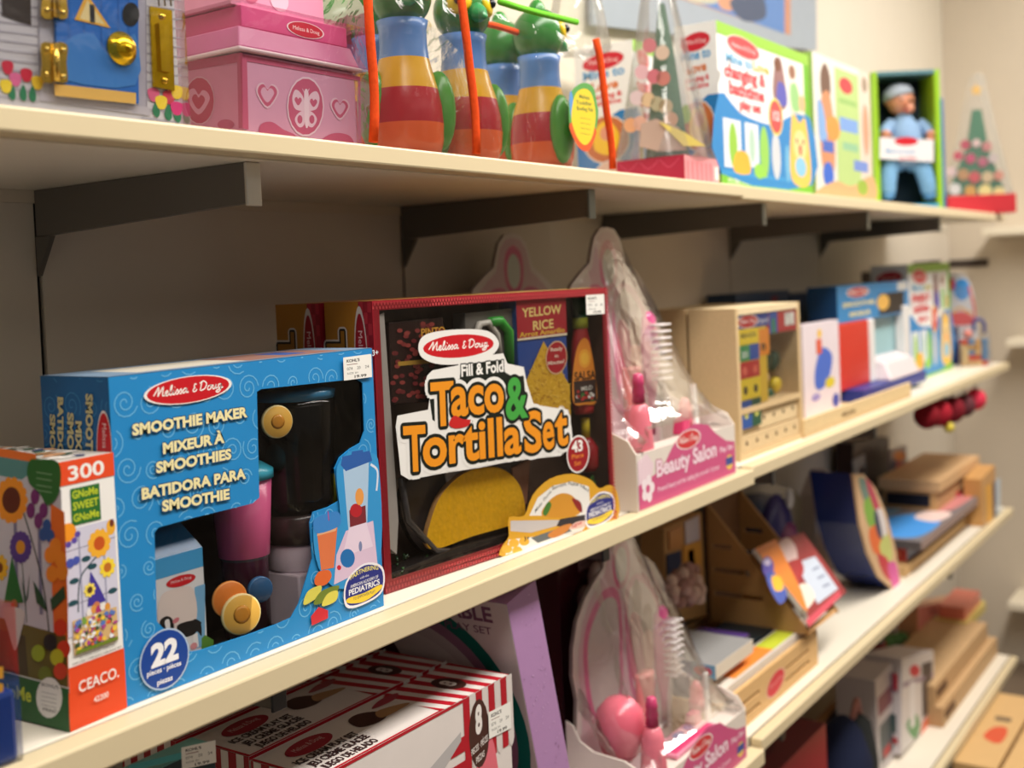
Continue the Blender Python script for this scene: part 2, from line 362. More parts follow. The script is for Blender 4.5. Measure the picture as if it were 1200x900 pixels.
def bracket(x, z, label, arm=.33, cap=(215, 212, 205)):
    r = thing('shelf_bracket', (x, -.006, z - .1), label, 'bracket', 'steel brackets under the shelves')
    zt = z - .0205
    MB().hexa([(x - .004, -arm, zt - .037), (x + .004, -arm, zt - .037), (x + .004, -.004, zt - .05), (x - .004, -.004, zt - .05),
               (x - .004, -arm, zt + .0), (x + .004, -arm, zt + .0), (x + .004, -.004, zt), (x - .004, -.004, zt)], (100, 95, 90)).build('arm', 'laminate', r)
    MB().box(x - .006, x + .012, -arm - .004, -arm - .0005, zt - .04, zt, cap).build('end_cap', 'metal', r, bevel=.001)
    g = MB(); g.prism(Fr((x - .003, 0, 0), (0, -1, 0), (0, 0, 1)), [(.005, zt - .05), (.032, zt - .05), (.005, zt - .092)], -.003, .003, (96, 92, 86)); g.build('gusset', 'laminate', r)
where = ['first upright from the left', 'second upright from the left', 'third upright from the left', 'fourth upright from the left', 'last upright at the far end']
for i, x in enumerate(UPX):
    bracket(x, ZT, 'grey steel bracket under the top shelf at the ' + where[i], cap=(215, 212, 205) if i == 0 else (120, 126, 124))
    bracket(x, ZM, 'grey steel bracket under the second shelf at the ' + where[i], cap=(70, 72, 78))
    if i >= 2: bracket(x, Z3A, 'grey steel bracket under the third shelf at the ' + where[i], cap=(70, 72, 78))

# slots, poster and side-wall shelves beyond
def quad_on(fr, pts, t, c, mb=None):
    mb = mb or MB(); mb.prism(fr, [fr.px(*p) for p in pts], 0.0005, t, c); return mb
FW = Fr((0, -.001, 0), (1, 0, 0), (0, 0, 1))          # back wall
FS = Fr((XW - .001, 0, 0), (0, -1, 0), (0, 0, 1))     # side wall
for q, n in (([(1010, 319), (1036, 318), (1036, 331), (1010, 332)], 'far left'), ([(1042, 318), (1066, 317), (1066, 330), (1042, 331)], 'second'), ([(1070, 307), (1101, 305), (1101, 314), (1070, 316)], 'third')):
    o = quad_on(FW, q, .004, (52, 38, 34)); o.single('wall_slot', 'matte', 'dark slot in the cream wall above the far toy boxes, %s from the left' % n.replace('far left', 'first'), 'slot')
quad_on(FS, [(1110, 305), (1158, 303), (1158, 312), (1110, 314)], .004, (70, 60, 54)).single('wall_slot', 'matte', 'long dark slot in the side wall, rightmost of the wall slots', 'slot')
# poster on the back wall
pr = thing('wall_poster', PY(880, 45, -.01), 'large framed poster with a child in blue on the wall above the toy boxes', 'poster')
fp = Fr((0, -.012, 0), (1, 0, 0), (0, 0, 1))
MB().prism(fp, [fp.px(*p) for p in [(690, -90), (952, -150), (953, 60), (690, 30)]], -.0, .010, (150, 160, 172)).build('backboard', 'card', pr)
a = Art(fp, lift=.0105); a.poly([(690, -90), (921, -140), (922, 42), (795, 0), (690, -20)], (186, 130, 104)); a.poly([(690, -90), (915, -140), (915, 40), (800, 0), (690, -40)], (84, 124, 182))
a.blob([(836, -20), (852, -10), (855, 12), (838, 8)], (196, 142, 112)); a.blob([(853, 0), (885, -10), (893, 20), (870, 26), (855, 14)], (62, 76, 104)); a.blob([(790, -30), (830, -20), (835, 4), (800, 0)], (180, 178, 160))
a.build('printed_picture', 'print', pr)
for px, py, lab in ((1150, 268, 'cream shelf stub on the side wall level with the top shelf'), (1178, 398, 'cream shelf stub on the side wall level with the second shelf'), (1180, 706, 'cream shelf stub on the side wall low by the edge of the photo')):
    p = PX(px, py, XW - .22)
    mb = MB().box(p.x, XW - .002, p.y - 1.2, p.y, p.z - .028, p.z, (232, 222, 200)); mb.single('side_shelf', 'laminate', lab, 'shelf', bevel=.003)

# ================================================================ second shelf: near products
# ---- toy box at the far left bottom
zb = ZM + .0004
A = Vector((.375, -.356, zb)); B = Vector((.4635, -.356, zb))
r = thing('toy_box', A, 'blue and red shrink wrapped toy box at the lower left corner, partly out of frame', 'toy box')
k = carton(r, A, B, .1, .052, (24, 62, 142), name='base', bevel=.004)
A2 = A + Vector((0, .004, .0525)); B2 = A2 + Vector((.079, 0, 0))
k2 = carton(r, A2, B2, .08, .06, (206, 40, 44), name='upper_card', bevel=.004)
a = Art(k2['front'], lift=.0008); 
for y0 in (783, 803): a.rect(-8, y0 - 2, 3, y0 + 12, (240, 176, 60))
a.dot(0, 826, 5, 6, (190, 210, 226)); a.build('print', 'print', r)
Art(k['front'], (k['W'], k['H']), lift=.0008).rect(.6, .3, .62, .7, (210, 220, 240)).build('label_mark', 'print', r)
MB().box(A.x - .001, B.x + .0015, A.y - .002, A.y + .10, zb, zb + .114, (255, 255, 255)).build('shrink_film', 'film', r)

# ---- gnome jigsaw box
A = PZ(82, 858, zb); B = A + Vector((.0545, .004, 0)); H = .206
r = thing('puzzle_box', A, 'orange, white and green jigsaw box with sunflower and gnome picture, left of smoothie box', 'puzzle box')
k = carton(r, A, B, .20, H, (238, 236, 232), top=(200, 196, 190), left=(46, 98, 52))
F = k['front']; a = Art(F)
W_, O_, G_ = (240, 238, 234), (226, 76, 36), (40, 104, 44)
u = (k['W'], k['H']); f = Art(F, u)
f.rect(0, .91, 1, 1, O_); f.rect(0, 0, 1, .235, O_)
f.text('300', (.2, .925), (.82, .925), .055, W_, .02)
f.rect(.22, .755, .72, .893, G_)
for t, y in (('GNoMe', .855), ('SWEET', .812), ('GNoMe', .768)): f.text(t, (.25, y), (.69, y), .030, (196, 208, 50), .02)
f.rect(.05, .345, .95, .745, (206, 204, 222))
for x in (.3, .72): f.rect(x, .345, x + .03, .72, (150, 150, 176))
f.line([(.05, .665), (.95, .672)], .0006, (110, 104, 130)); f.line([(.05, .46), (.95, .47)], .0006, (110, 104, 130))
f.dot(.14, .735, .14, .035, (236, 150, 36)); 
for kx, ky in ((.05, .70), (.14, .69), (.24, .70), (.3, .72)): f.dot(kx, ky, .05, .012, (92, 74, 160))
f.dot(.88, .715, .08, .03, (232, 170, 50)); f.dot(.9, .73, .04, .015, (110, 50, 40))
def flower(f, x, y, r, c, cc, n=11, asp=3.75, cr=.5):
    for i in range(n):
        t = 2 * math.pi * i / n; f.dot(x + r * math.cos(t) * .78, y + r * math.sin(t) * .78 / asp, r * .27, r * .27 / asp, c, n=8)
    f.dot(x, y, r * .74, r * .74 / asp, c); f.dot(x, y, r * cr, r * cr / asp, cc)
f.line([(.62, .62), (.5, .6), (.32, .56), (.26, .5), (.24, .43)], .0012, (40, 66, 76), True)
for lx, ly in ((.42, .62), (.52, .585), (.2, .55), (.16, .47), (.85, .47)): f.dot(lx, ly, .08, .011, (34, 74, 84))
flower(f, .66, .665, .2, (240, 176, 50), (196, 84, 30)); flower(f, .78, .565, .14, (244, 214, 60), (190, 110, 40), 9)
f.dot(.15, .62, .07, .018, (70, 84, 170)); f.dot(.25, .625, .06, .016, (70, 84, 170))
f.poly([(.4, .44), (.48, .57), (.62, .5), (.72, .44)], (66, 54, 150)); flower(f, .45, .5, .1, (246, 222, 90), (90, 60, 40), 8)
f.dot(.55, .435, .06, .014, (200, 120, 80))
for i in range(5): f.dot(.42 + i * .08, .415 + .008 * (i % 2), .05, .016, [(232, 226, 222), (220, 150, 70), (170, 50, 110), (230, 226, 222), (220, 150, 60)][i])
f.rect(.13, .275, .9, .405, (212, 176, 120)); rr = random.Random(3)
for i in range(110): f.dot(rr.uniform(.15, .88), rr.uniform(.285, .398), rr.uniform(.02, .05), rr.uniform(.005, .012), rr.choice([(90, 120, 190), (226, 90, 60), (240, 200, 70), (120, 160, 70), (240, 240, 244), (170, 70, 140), (70, 90, 60)]), n=7)
f.rect(.15, .278, .88, .292, (110, 130, 40))
f.text('OVERSIZED PIECES', (.2, .258), (.82, .258), .009, (60, 56, 56), 0); f.text('PIECES / PIEZAS GRANDES', (.08, .242), (.94, .242), .009, (60, 56, 56), 0)
f.text('CEACO.', (.16, .135), (.86, .135), .042, W_, .012); f.text('42200', (.4, .075), (.66, .075), .022, W_, .01)
f.build('front_print', 'print', r)
L = k['left']; a = Art(L)                              # left face, in photo positions
a.poly([(-30, 520), (44, 536), (50, 552), (72, 574), (82, 812), (-30, 780)], (196, 198, 208))
a.poly([(-30, 520), (43, 535), (40, 552), (26, 562), (-30, 552)], (84, 140, 140)); a.poly([(-30, 520), (43, 532), (43, 542), (-30, 530)], (232, 120, 50))
a.poly([(60, 590), (76, 600), (80, 700), (81, 806), (66, 806), (60, 650)], (228, 112, 36))
for x, w in ((16, 4), (44, 4)): a.poly([(x, 600), (x + w, 602), (x + w + 3, 720), (x + 3, 720)], (120, 122, 150))
a.poly([(-30, 715), (78, 745), (80, 806), (-30, 778)], (104, 92, 36)); a.poly([(-30, 730), (30, 745), (34, 792), (-30, 778)], (72, 56, 30))
def pf(x, y, rx, ry, c, cc, n=14, cr=.6):
    for i in range(n):
        t = 2 * math.pi * i / n; a.dot(x + rx * .85 * math.cos(t), y + ry * .85 * math.sin(t), rx * .24, ry * .22, c, n=8)
    a.dot(x, y, rx * .85, ry * .85, c); a.dot(x, y, rx * cr, ry * cr, cc)
a.line([(28, 600), (40, 640), (52, 690), (58, 740)], .0016, (34, 52, 44), True); a.line([(26, 655), (30, 700), (32, 730)], .0010, (34, 60, 40))
pf(14, 586, 18, 26, (232, 150, 40), (92, 36, 20)); pf(25, 641, 12, 18, (84, 58, 140), (214, 150, 40), 16, .45); pf(1, 665, 9, 15, (228, 180, 40), (120, 60, 20), 10, .4)
for x, y in ((42, 582), (37, 598), (52, 598), (46, 610)): a.dot(x, y, 5, 9, (112, 40, 110))
for x, y in ((56, 616), (60, 628), (52, 626)): a.dot(x, y, 5, 8, (44, 84, 150))
for x, y in ((60, 650), (72, 655), (62, 672), (74, 670), (66, 640)): a.dot(x, y, 7, 10, (236, 140, 36))
for P in ([(40, 680), (52, 700), (56, 716), (44, 706)], [(60, 702), (76, 686), (78, 700), (62, 716)], [(26, 676), (32, 700), (31, 712)], [(36, 670), (34, 700), (32, 704)]): a.poly(P, (36, 76, 48))
a.poly([(6, 706), (15, 652), (29, 706)], (36, 108, 46)); a.dot(18, 708, 4, 6, (176, 106, 60)); a.blob([(6, 712), (30, 716), (26, 740), (19, 762), (12, 742)], (210, 206, 204))
for x, y, c in ((72, 735, (214, 60, 30)), (76, 760, (214, 60, 30)), (68, 770, (190, 190, 40)), (72, 786, (210, 70, 40)), (60, 752, (40, 30, 30)), (46, 765, (150, 170, 40)), (54, 790, (110, 120, 40))): a.dot(x, y, 8, 10, c)
a.blob([(36, 540), (44, 538), (70, 542), (71, 575), (58, 592), (48, 578), (36, 566), (33, 552)], G_)
for y in (553, 560, 568, 574): a.line([(44, y), (62, y + 3)], .0006, (140, 180, 140))
a.poly([(-30, 778), (82, 807), (83, 858), (30, 843), (-30, 822)], (38, 92, 44)); a.line([(-30, 777), (82, 806)], .0008, (230, 230, 226))
a.text('GNoMe', (-8, 812), (38, 822), 16, (190, 200, 60), .02)
a.dot(59, 817, 15.5, 24, (226, 224, 218)); a.text('BONUS', (50, 803), (70, 807), 4, (60, 60, 60), .01); a.text('PRINT', (52, 832), (68, 836), 4, (60, 60, 60), .01)
for y in (810, 815, 820, 825): a.line([(50, y), (68, y + 4)], .0004, (130, 130, 130))
a.build('side_print', 'print', r)
tp = Art(k['top'], (k['W'], k['D'])); rr = random.Random(5)
for i in range(50): tp.dot(rr.uniform(.05, .95), rr.uniform(.03, .97), rr.uniform(.05, .2), rr.uniform(.012, .04), rr.choice([(240, 240, 236), (70, 100, 80), (90, 80, 90), (200, 150, 110), (240, 236, 230), (60, 70, 110), (150, 120, 60)]), n=9)
tp.build('top_print', 'print', r)

# ---- blue smoothie set box
BL = (36, 134, 198)
A = PZ(148, 828, zb); B = PZ(450, 711, zb); B.y = A.y = -.338; A = PY(148, 828, -.338); A.z = zb; B = PY(450, 711, -.338); H = PY(138, 441, -.338).z - zb
r = thing('smoothie_set_box', A, 'bright blue window box with a toy blender, milk carton and banana slices, swirl print', 'toy box')
fq = Fr(A, (B - A).normalized() - Vector((0, 0, (B - A).normalized().z)), (0, 0, 1))
win = [(301, 459), (306, 456), (418, 444), (425, 449), (427, 505), (422, 519), (410, 526), (398, 536), (392, 549), (397, 587), (385, 594), (367, 600), (363, 613), (366, 655), (361, 672), (350, 708), (341, 724), (325, 731), (290, 744), (238, 761), (224, 764), (212, 752), (190, 735), (184, 728), (181, 624), (186, 618), (230, 606), (296, 590), (304, 583)]
hole = [fq.px(*p) for p in win]
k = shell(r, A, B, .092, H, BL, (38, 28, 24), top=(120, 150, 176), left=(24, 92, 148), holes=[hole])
F = k['front']; W = k['W']
sw = Art(F, lift=.00012, step=.000001)
rs = random.Random(11)
def swirls(sw, W, H, hole, col, cell=.027, wd=.0011, rmax=.0125):
    ny = int(H / cell) + 2; nx = int(W / cell) + 2
    for j in range(ny):
        for i in range(nx):
            cx = (i + (.5 if j % 2 else 0)) * cell + rs.uniform(-.003, .003); cy = j * cell + rs.uniform(-.003, .003); R = rmax * rs.choice([1, 1, .65]); t0 = rs.uniform(0, 6.28); dr = rs.choice([-1, 1])
            P = [(cx + R * (t / 30) * math.cos(t0 + dr * t * .46), cy + R * (t / 30) * math.sin(t0 + dr * t * .46)) for t in range(3, 31)]
            sw.strokeab(P, wd, col, lambda p: .001 < p[0] < W - .001 and .001 < p[1] < H - .001 and not (hole and inpoly(p, hole)))
swirls(sw, W, H, hole, (104, 178, 224)); sw.build('swirl_print', 'print', r)
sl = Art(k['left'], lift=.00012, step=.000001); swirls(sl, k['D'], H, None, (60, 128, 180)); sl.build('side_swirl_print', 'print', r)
a = Art(F, lift=.0012)
a.logo((221, 456.5), (267.5, 450), (221, 441.5), rim=1.07)
Y_ = (238, 226, 170); SH = [((22, 76, 120), .0008)]
for t, x0, y0, x1, y1, h in (('SMOOTHIE MAKER', 154, 510, 289, 488, 13), ('MIXEUR À', 190, 531.5, 262, 518, 12.5), ('SMOOTHIES', 182, 554, 270, 537, 12.5), ('BATIDORA PARA', 165, 585, 287, 560, 13), ('SMOOTHIE', 189, 599, 268, 584, 12.5)):
    a.text(t, (x0, y0), (x1, y1), h, Y_, .045, halo=SH)
a.ell((192, 772), (219, 762), (190, 739), (24, 66, 150), ring=(1.06, (170, 190, 216)))
a.text('22', (176, 782), (208, 770), 26, (240, 240, 244), .05); a.text('pieces · pièces', (171, 793), (211, 779), 6.5, (240, 240, 244), .02); a.text('piezas', (183, 803), (201, 796), 6.5, (240, 240, 244), .02)
# printed blender and cup
a.blob([(366, 612), (380, 602), (397, 610), (393, 560), (396, 542), (412, 527), (432, 530), (443, 548), (443, 660), (400, 690), (372, 665)], (52, 146, 206))
a.poly([(401, 550), (431, 541), (429, 616), (407, 622)], (168, 196, 222)); a.poly([(398, 545), (400, 535), (432, 528), (435, 540), (404, 552)], (44, 92, 166)); a.poly([(410, 537), (411, 529), (424, 527), (425, 535)], (44, 92, 166))
a.line([(433, 544), (441, 552), (440, 575)], .0026, (214, 220, 236), True)
a.poly([(408, 598), (427, 592), (428, 614), (409, 620)], (120, 40, 48)); a.dot(416, 598, 7, 8, (178, 34, 44)); a.dot(420, 582, 5, 10, (226, 152, 76))
a.poly([(404, 622), (436, 610), (441, 660), (390, 685), (393, 650)], (216, 190, 214)); a.poly([(408, 618), (428, 612), (436, 640), (400, 652)], (228, 208, 226)); a.dot(406, 654, 8.5, 11, (36, 110, 176)); a.dot(396, 665, 2.5, 3, (200, 40, 60)); a.dot(421, 640, 2, 6, (120, 130, 170))
a.poly([(370, 622), (394, 617), (390, 665), (375, 668)], (218, 118, 74)); a.poly([(370, 628), (372, 622), (394, 616), (392, 622)], (224, 170, 130)); a.blob([(366, 618), (369, 607), (392, 599), (398, 607), (395, 617), (372, 625)], (60, 130, 200)); a.line([(384, 610), (383, 599)], .001, (190, 50, 110))
a.blob([(367, 680), (372, 670), (384, 668), (387, 676), (380, 685), (370, 686)], (220, 104, 50)); a.blob([(354, 706), (360, 692), (375, 686), (372, 698), (358, 708)], (214, 206, 90)); a.blob([(366, 706), (376, 692), (396, 686), (388, 700), (372, 708)], (116, 132, 50)); a.blob([(376, 710), (382, 696), (394, 692), (392, 704)], (222, 210, 90)); a.poly([(364, 733), (363, 722), (372, 711), (383, 715), (383, 724)], (204, 44, 56))
def peds(a, x, y, w, h):
    P = lambda u, v: (x + u * w, y - v * h - u * w * .38)
    a.blob([P(0, 0), P(0, .7), P(.5, 1.02), P(1, .72), P(1, .06), P(.5, -.12)], (236, 232, 240), 5); a.blob([P(.04, .06), P(.04, .66), P(.5, .96), P(.96, .68), P(.96, .1), P(.5, -.06)], (44, 50, 128), 5)
    a.blob([P(.06, .08), P(.06, .22), P(.5, .2), P(.94, .26), P(.94, .12), P(.5, -.04)], (240, 206, 60), 4)
    a.text('PARTNERING', P(.12, .70), P(.88, .70), h * .13, (230, 216, 120), .02, arc=.6); a.text('with the', P(.38, .62), P(.62, .62), h * .07, (236, 236, 240), 0); a.text('AMERICAN ACADEMY OF', P(.12, .47), P(.88, .47), h * .09, (236, 236, 240), .01); a.text('PEDIATRICS', P(.08, .28), P(.92, .28), h * .16, (236, 236, 240), .03); a.text('TO EMPOWER PLAY', P(.2, .1), P(.8, .1), h * .08, (90, 90, 90), 0)
peds(a, 404, 711, 43, 42)
a.text('3+', (435, 417), (442, 416), 7, (220, 230, 240), .01)
a.build('front_print', 'print', r)
st = Art(F, lift=.0024); st.sticker(401, 446, 33, 27, -.13); st.build('price_sticker', 'print', r, label='white price sticker')
a = Art(k['left'], lift=.0010); YD = (196, 186, 140)
for t, x, y0, y1, h in (('SMOOTHIE MAKER', 102, 461, 620, 8), ('MIXEUR À', 90, 493, 580, 7), ('SMOOTHIES', 80.5, 483, 595, 7), ('BATIDORA PARA', 69, 465, 610, 6.5), ('SMOOTHIE', 60, 485, 580, 6)): a.text(t, (x, y0), (x + .3, y1), h, YD, .045, up=(h, .6))
a.ell((123.5, 528), (124.5, 572), (132, 528.5), (190, 20, 34), ring=(1.07, (220, 212, 210))); a.text('Melissa & Doug', (121, 496), (122.5, 560), 5, (226, 200, 200), .0, up=(5, .5))
a.build('side_print', 'print', r)
a = Art(k['top'], (k['W'], k['D'])); a.rect(.0, .0, 1, 1, (122, 146, 172)); a.rect(.12, .15, .5, .85, (206, 200, 186)); a.rect(.5, .1, .9, .9, (150, 110, 100)); a.rect(.7, .3, .8, .8, (60, 90, 160)); a.build('top_print', 'print', r)
def ypt(px, py, d, z=None): return PY(px, py, A.y + d)
# contents
def disc(o, r0, t, c, rim, ax, name, root, m='plastic', core=None):
    mb = MB(); mb.lathe(Vector(o), [(r0 * .9, 0, rim), (r0, .001, rim), (r0, t - .001, rim), (r0 * .93, t, c), (.0008, t + .0002, c)], c, 28, ax); mb.build(name, m, root)
    if core: mb = MB(); mb.lathe(Vector(o) + Vector(ax).normalized() * t, [(r0 * .45, .0002, core), (r0 * .3, .0006, core), (.0006, .0009, core)], core, 14, ax); mb.build(name + '_core', m, root)
AX = Vector((-.35, -1, .05))
p = ypt(345, 600, .045); jar = thing('toy_blender', p, 'dark plastic toy blender with pale base inside the blue window box', 'toy')
mb = MB(); bz = zb + .0025; q = ypt(340, 690, .045)
q0 = ypt(352, 640, .046); x0 = q0.x
jz0 = ypt(350, 606, .045).z; jz1 = ypt(350, 452, .045).z
mb.lathe((x0, q0.y, 0), [(.030, jz0, (84, 76, 74)), (.036, jz0 + .02, (84, 76, 74)), (.041, jz1 - .02, (84, 76, 74)), (.041, jz1 - .012, (70, 110, 140))], (84, 76, 74), 28); mb.build('jug', 'smoke', jar)
MB().lathe((x0, q0.y, 0), [(.041, jz1 - .012, (50, 120, 160)), (.042, jz1 - .004, (50, 120, 160)), (.03, jz1 - .001, (50, 120, 160))], (50, 120, 160), 28).build('lid', 'plastic', jar)
MB().lathe((x0, q0.y, 0), [(.034, jz0 - .022, (58, 44, 42)), (.036, jz0 - .02, (58, 44, 42)), (.036, jz0 + .004, (50, 38, 36)), (.031, jz0 + .008, (50, 38, 36))], (58, 44, 42), 28).build('collar', 'plastic', jar)
bt = jz0 - .022
mb = MB(); PNK = (222, 206, 214)
mb.lathe((x0, q0.y, 0), [(.035, bt - .026, PNK), (.033, bt, PNK)], PNK, 28)
mb.hexa([(x0 - .040, q0.y - .038, bz), (x0 + .038, q0.y - .038, bz), (x0 + .038, q0.y + .036, bz), (x0 - .040, q0.y + .036, bz), (x0 - .034, q0.y - .030, bt - .026), (x0 + .034, q0.y - .030, bt - .026), (x0 + .034, q0.y + .03, bt - .026), (x0 - .034, q0.y + .03, bt - .026)], PNK)
mb.build('motor_base', 'plastic', jar, bevel=.002)
cp = ypt(285, 620, .05); cup = thing('smoothie_cup', (cp.x, cp.y, bz), 'pink toy smoothie cup with blue lid inside the blue window box', 'toy')
cz0 = ypt(285, 650, .05).z; cz1 = ypt(285, 560, .05).z
MB().lathe((cp.x, cp.y, 0), [(.022, bz, (96, 40, 66)), (.022, cz0 - .003, (90, 80, 90)), (.024, cz0, (226, 100, 150)), (.029, cz1, (232, 130, 176))], (228, 112, 160), 28).build('cup', 'plastic', cup)
MB().lathe((cp.x, cp.y, 0), [(.031, cz1, (66, 176, 204)), (.031, cz1 + .008, (66, 176, 204)), (.02, cz1 + .015, (80, 190, 214)), (.012, cz1 + .016, (80, 190, 214))], (66, 176, 204), 28).build('lid', 'plastic', cup)
for px, py, d, rr0, lab in ((323, 494, .006, .0155, 'round yellow play banana slice at the top of the smoothie box window'), (281, 719, .004, .0185, 'round yellow play banana slice at the bottom of the smoothie box window')):
    o = ypt(px, py, d + .006); t = thing('banana_slice', o, lab, 'play food'); disc(o, rr0, .005, (236, 186, 86), (248, 226, 160), AX, 'slice', t, core=(206, 142, 50))
o = ypt(268, 702, .016); t = thing('orange_slice', o, 'orange play fruit slice behind the lower banana slice in the window', 'play food'); disc(o, .0165, .004, (232, 130, 50), (238, 150, 70), AX, 'slice', t)
o = ypt(303, 690, .022); t = thing('blue_straw_lid', o, 'blue toy cup lid among clear plastic beside the pale blender base', 'toy'); disc(o, .012, .006, (44, 90, 136), (70, 120, 170), AX, 'lid', t)
mb = MB(); mb.tube([ypt(390, 596, .02), ypt(393, 575, .02), ypt(391, 555, .02)], [.003, .006, .003], (150, 150, 30)); mb.single('play_leaf', 'plastic', 'olive yellow play food strip at the right edge of the smoothie window', 'play food')
# milk carton inside
ma = ypt(182, 775, .006); mbx = ypt(236, 757, .006); mz = bz; t = thing('milk_carton', (ma.x, ma.y, mz), 'small white and blue toy milk carton with a black and white cow', 'toy carton')
x0, x1 = ma.x, ypt(240, 700, .006).x; y0, y1 = ma.y, ma.y + .045; z1 = ypt(183, 680, .006).z; z2 = ypt(183, 656, .006).z; z3 = ypt(200, 614, .02).z
WH = (226, 226, 228); LB = (70, 160, 214)
MB().box(x0, x1, y0, y1, mz, z1, [WH, WH, WH, (150, 190, 220), WH, WH]).build('body', 'card', t)
MB().box(x0, x1, y0, y1, z1 + .0002, z2, LB).build('band', 'card', t)
MB().hexa([(x0, y0, z2), (x1, y0, z2), (x1, y1, z2), (x0, y1, z2), (x0 + .001, y0 + .019, z3), (x1 - .008, y0 + .019, z3), (x1 - .008, y0 + .025, z3), (x0 + .001, y0 + .025, z3)], (20, 96, 146)).build('gable_top', 'plastic', t)
c = Art(Fr((x0, y0, mz), (1, 0, 0), (0, 0, 1)), lift=.0002)
c.poly([(228, 688), (240, 684), (240, 757), (228, 760)], (120, 176, 216)); c.blob([(188, 700), (205, 690), (226, 690), (228, 730), (188, 735)], (226, 212, 206)); c.ell((212, 680.5), (229, 676), (212, 674), (200, 30, 40)); c.text('Melissa & Doug', (200, 684.5), (224, 677.5), 3.5, (236, 220, 220), 0)
c.blob([(207, 734), (220, 728), (234, 728), (236, 745), (231, 740), (226, 744), (214, 746)], (24, 22, 24)); c.line([(217, 729), (222, 732), (228, 726), (236, 730)], .001, (24, 22, 24), True); c.blob([(187, 728), (195, 722), (202, 726), (203, 738), (190, 738)], (26, 24, 26)); c.blob([(193, 728), (198, 726), (199, 737), (195, 738)], (240, 236, 234)); c.ell((206, 727), (210, 725), (206, 724), (206, 120, 130)); c.poly([(226, 744), (231, 741), (233, 758), (226, 759)], (236, 234, 234)); c.ell((227, 757), (231, 756), (227, 753), (226, 150, 150)); c.poly([(236, 748), (240, 744), (250, 750), (250, 760), (236, 762)], (90, 140, 50))
c.build('printed_cow', 'print', t)
xs = [h[0] for h in hole]; ys = [h[1] for h in hole]
sheet(F, min(xs) - .003, max(xs) + .003, min(ys) - .003, max(ys) + .003, -.0022, 'window_film', r, wav=.0003)

# ================================================================ taco & tortilla sets
def taco_box(A, B, depth, H, label, front=False):
    r = thing('taco_set_box', A, label, 'toy box', None)
    RD = (156, 30, 44); GO = (168, 112, 30)
    u = (B - A).normalized(); fr = Fr(A, Vector((u.x, u.y, 0)), (0, 0, 1)); W = (B - A).length
    e = .010; hole = [(e, e + .004), (W - e, e + .004), (W - e, H - e), (e, H - e)]
    k = shell(r, A, B, depth, H, RD, (84, 62, 54), top=(170, 120, 80), left=GO, holes=[hole])
    L = Art(k['left'], (depth, H))
    L.rect(.72, 0, 1, 1, (140, 24, 40))
    for i in range(26):
        for j in range(3): 
            if (i + j) % 2: L.rect(.74 + j * .085, i / 26, .74 + j * .085 + .08, (i + 1) / 26, (170, 40, 54))
    L.ell((.74, .78), (.74, .60), (.86, .78), (150, 20, 36), ring=(1.14, (206, 196, 190))); L.text('Melissa & Doug', (.70, .90), (.70, .66), .09, (220, 190, 190), .0, up=(.09, 0))
    L.text('Taco', (.04, .90), (.04, .52), .34, (150, 100, 24), .03, halo=[((206, 198, 190), .0045), ((28, 24, 20), .0025)], up=(.38, 0))
    L.build('side_print', 'print', r)
    T = Art(k['top'], (k['W'], depth)); T.rect(0, 0, 1, .12, (160, 36, 44)); T.rect(0, .12, 1, .5, (214, 170, 90)); T.rect(.1, .5, .4, .95, (190, 70, 60)); T.rect(.5, .45, .8, .95, (226, 190, 120)); T.build('top_print', 'print', r)
    return r, k
A = PY(452, 697, -.312); A.z = zb; B = PY(721, 608, -.351); B.z = zb
Ht = PY(435, 353, -.312).z - zb
Dt = PX(371, 352, A.x).y - A.y - .004
r, k = taco_box(A, B, Dt, Ht, 'front taco and tortilla play food set in a red checked window box', True)
uu = k['u']; nn = k['n']
for i, lab in ((1, 'second taco set box directly behind the front one, only its ochre side showing'),):
    s = nn * (Dt + .004) * i
    taco_box(A + s + uu * (-.003 * i), B + s + uu * (-.003 * i), Dt, Ht - .0006 * i, lab)
F = k['front']; W = k['W']; H = Ht
a = Art(F, (W, H), lift=.0003)                        # checked border
for i in range(90):
    for x0, x1, b0, b1 in ((i / 90, (i + .5) / 90, .006, .018), ((i + .5) / 90, (i + 1) / 90, .024, .036), (i / 90, (i + .5) / 90, .972, .982), ((i + .5) / 90, (i + 1) / 90, .984, .994)): a.rect(x0, b0, x1, b1, (196, 70, 74))
for i in range(64):
    for x0, x1 in ((.981, .987), (.990, .996)): a.rect(x0, (i + (x0 < .985) * .5) / 64, x1, (i + .5 + (x0 < .985) * .5) / 64, (180, 50, 60))
a.build('checked_border', 'print', r)
def fz(px, py, c): f_ = F.off(-c); return f_.at(*f_.px(px, py))
# inner tray and contents, each a thing
mb = MB(); mb.fbox(F, .0015, W - .0015, .0015, H - .0015, -Dt + .002, -Dt + .006, (128, 104, 90)); 
mb.build('tray', 'plastic', r)
g = MB(); P = [F.px(*q) for q in [(441, 372), (453, 366), (470, 610), (468, 650), (456, 640)]]; g.prism(F, P, -.03, -.004, (176, 170, 164)); g.build('side_tray', 'plastic', r, label='pale grey moulded tray edge')
def block(name, pts, c0, c1, c, lab, m='plastic', cat='play food', side=None):
    P = [F.off(-c0).px(*q) for q in pts]; P = [(min(max(p[0], .003), W - .003), max(p[1], .003)) for p in P]; o = F.at(P[0][0], min(p[1] for p in P), -c1); t = thing(name, o, lab, cat)
    MB().prism(F, P, -c1, -c0, c, side).build('body', m, t, bevel=.001); return t
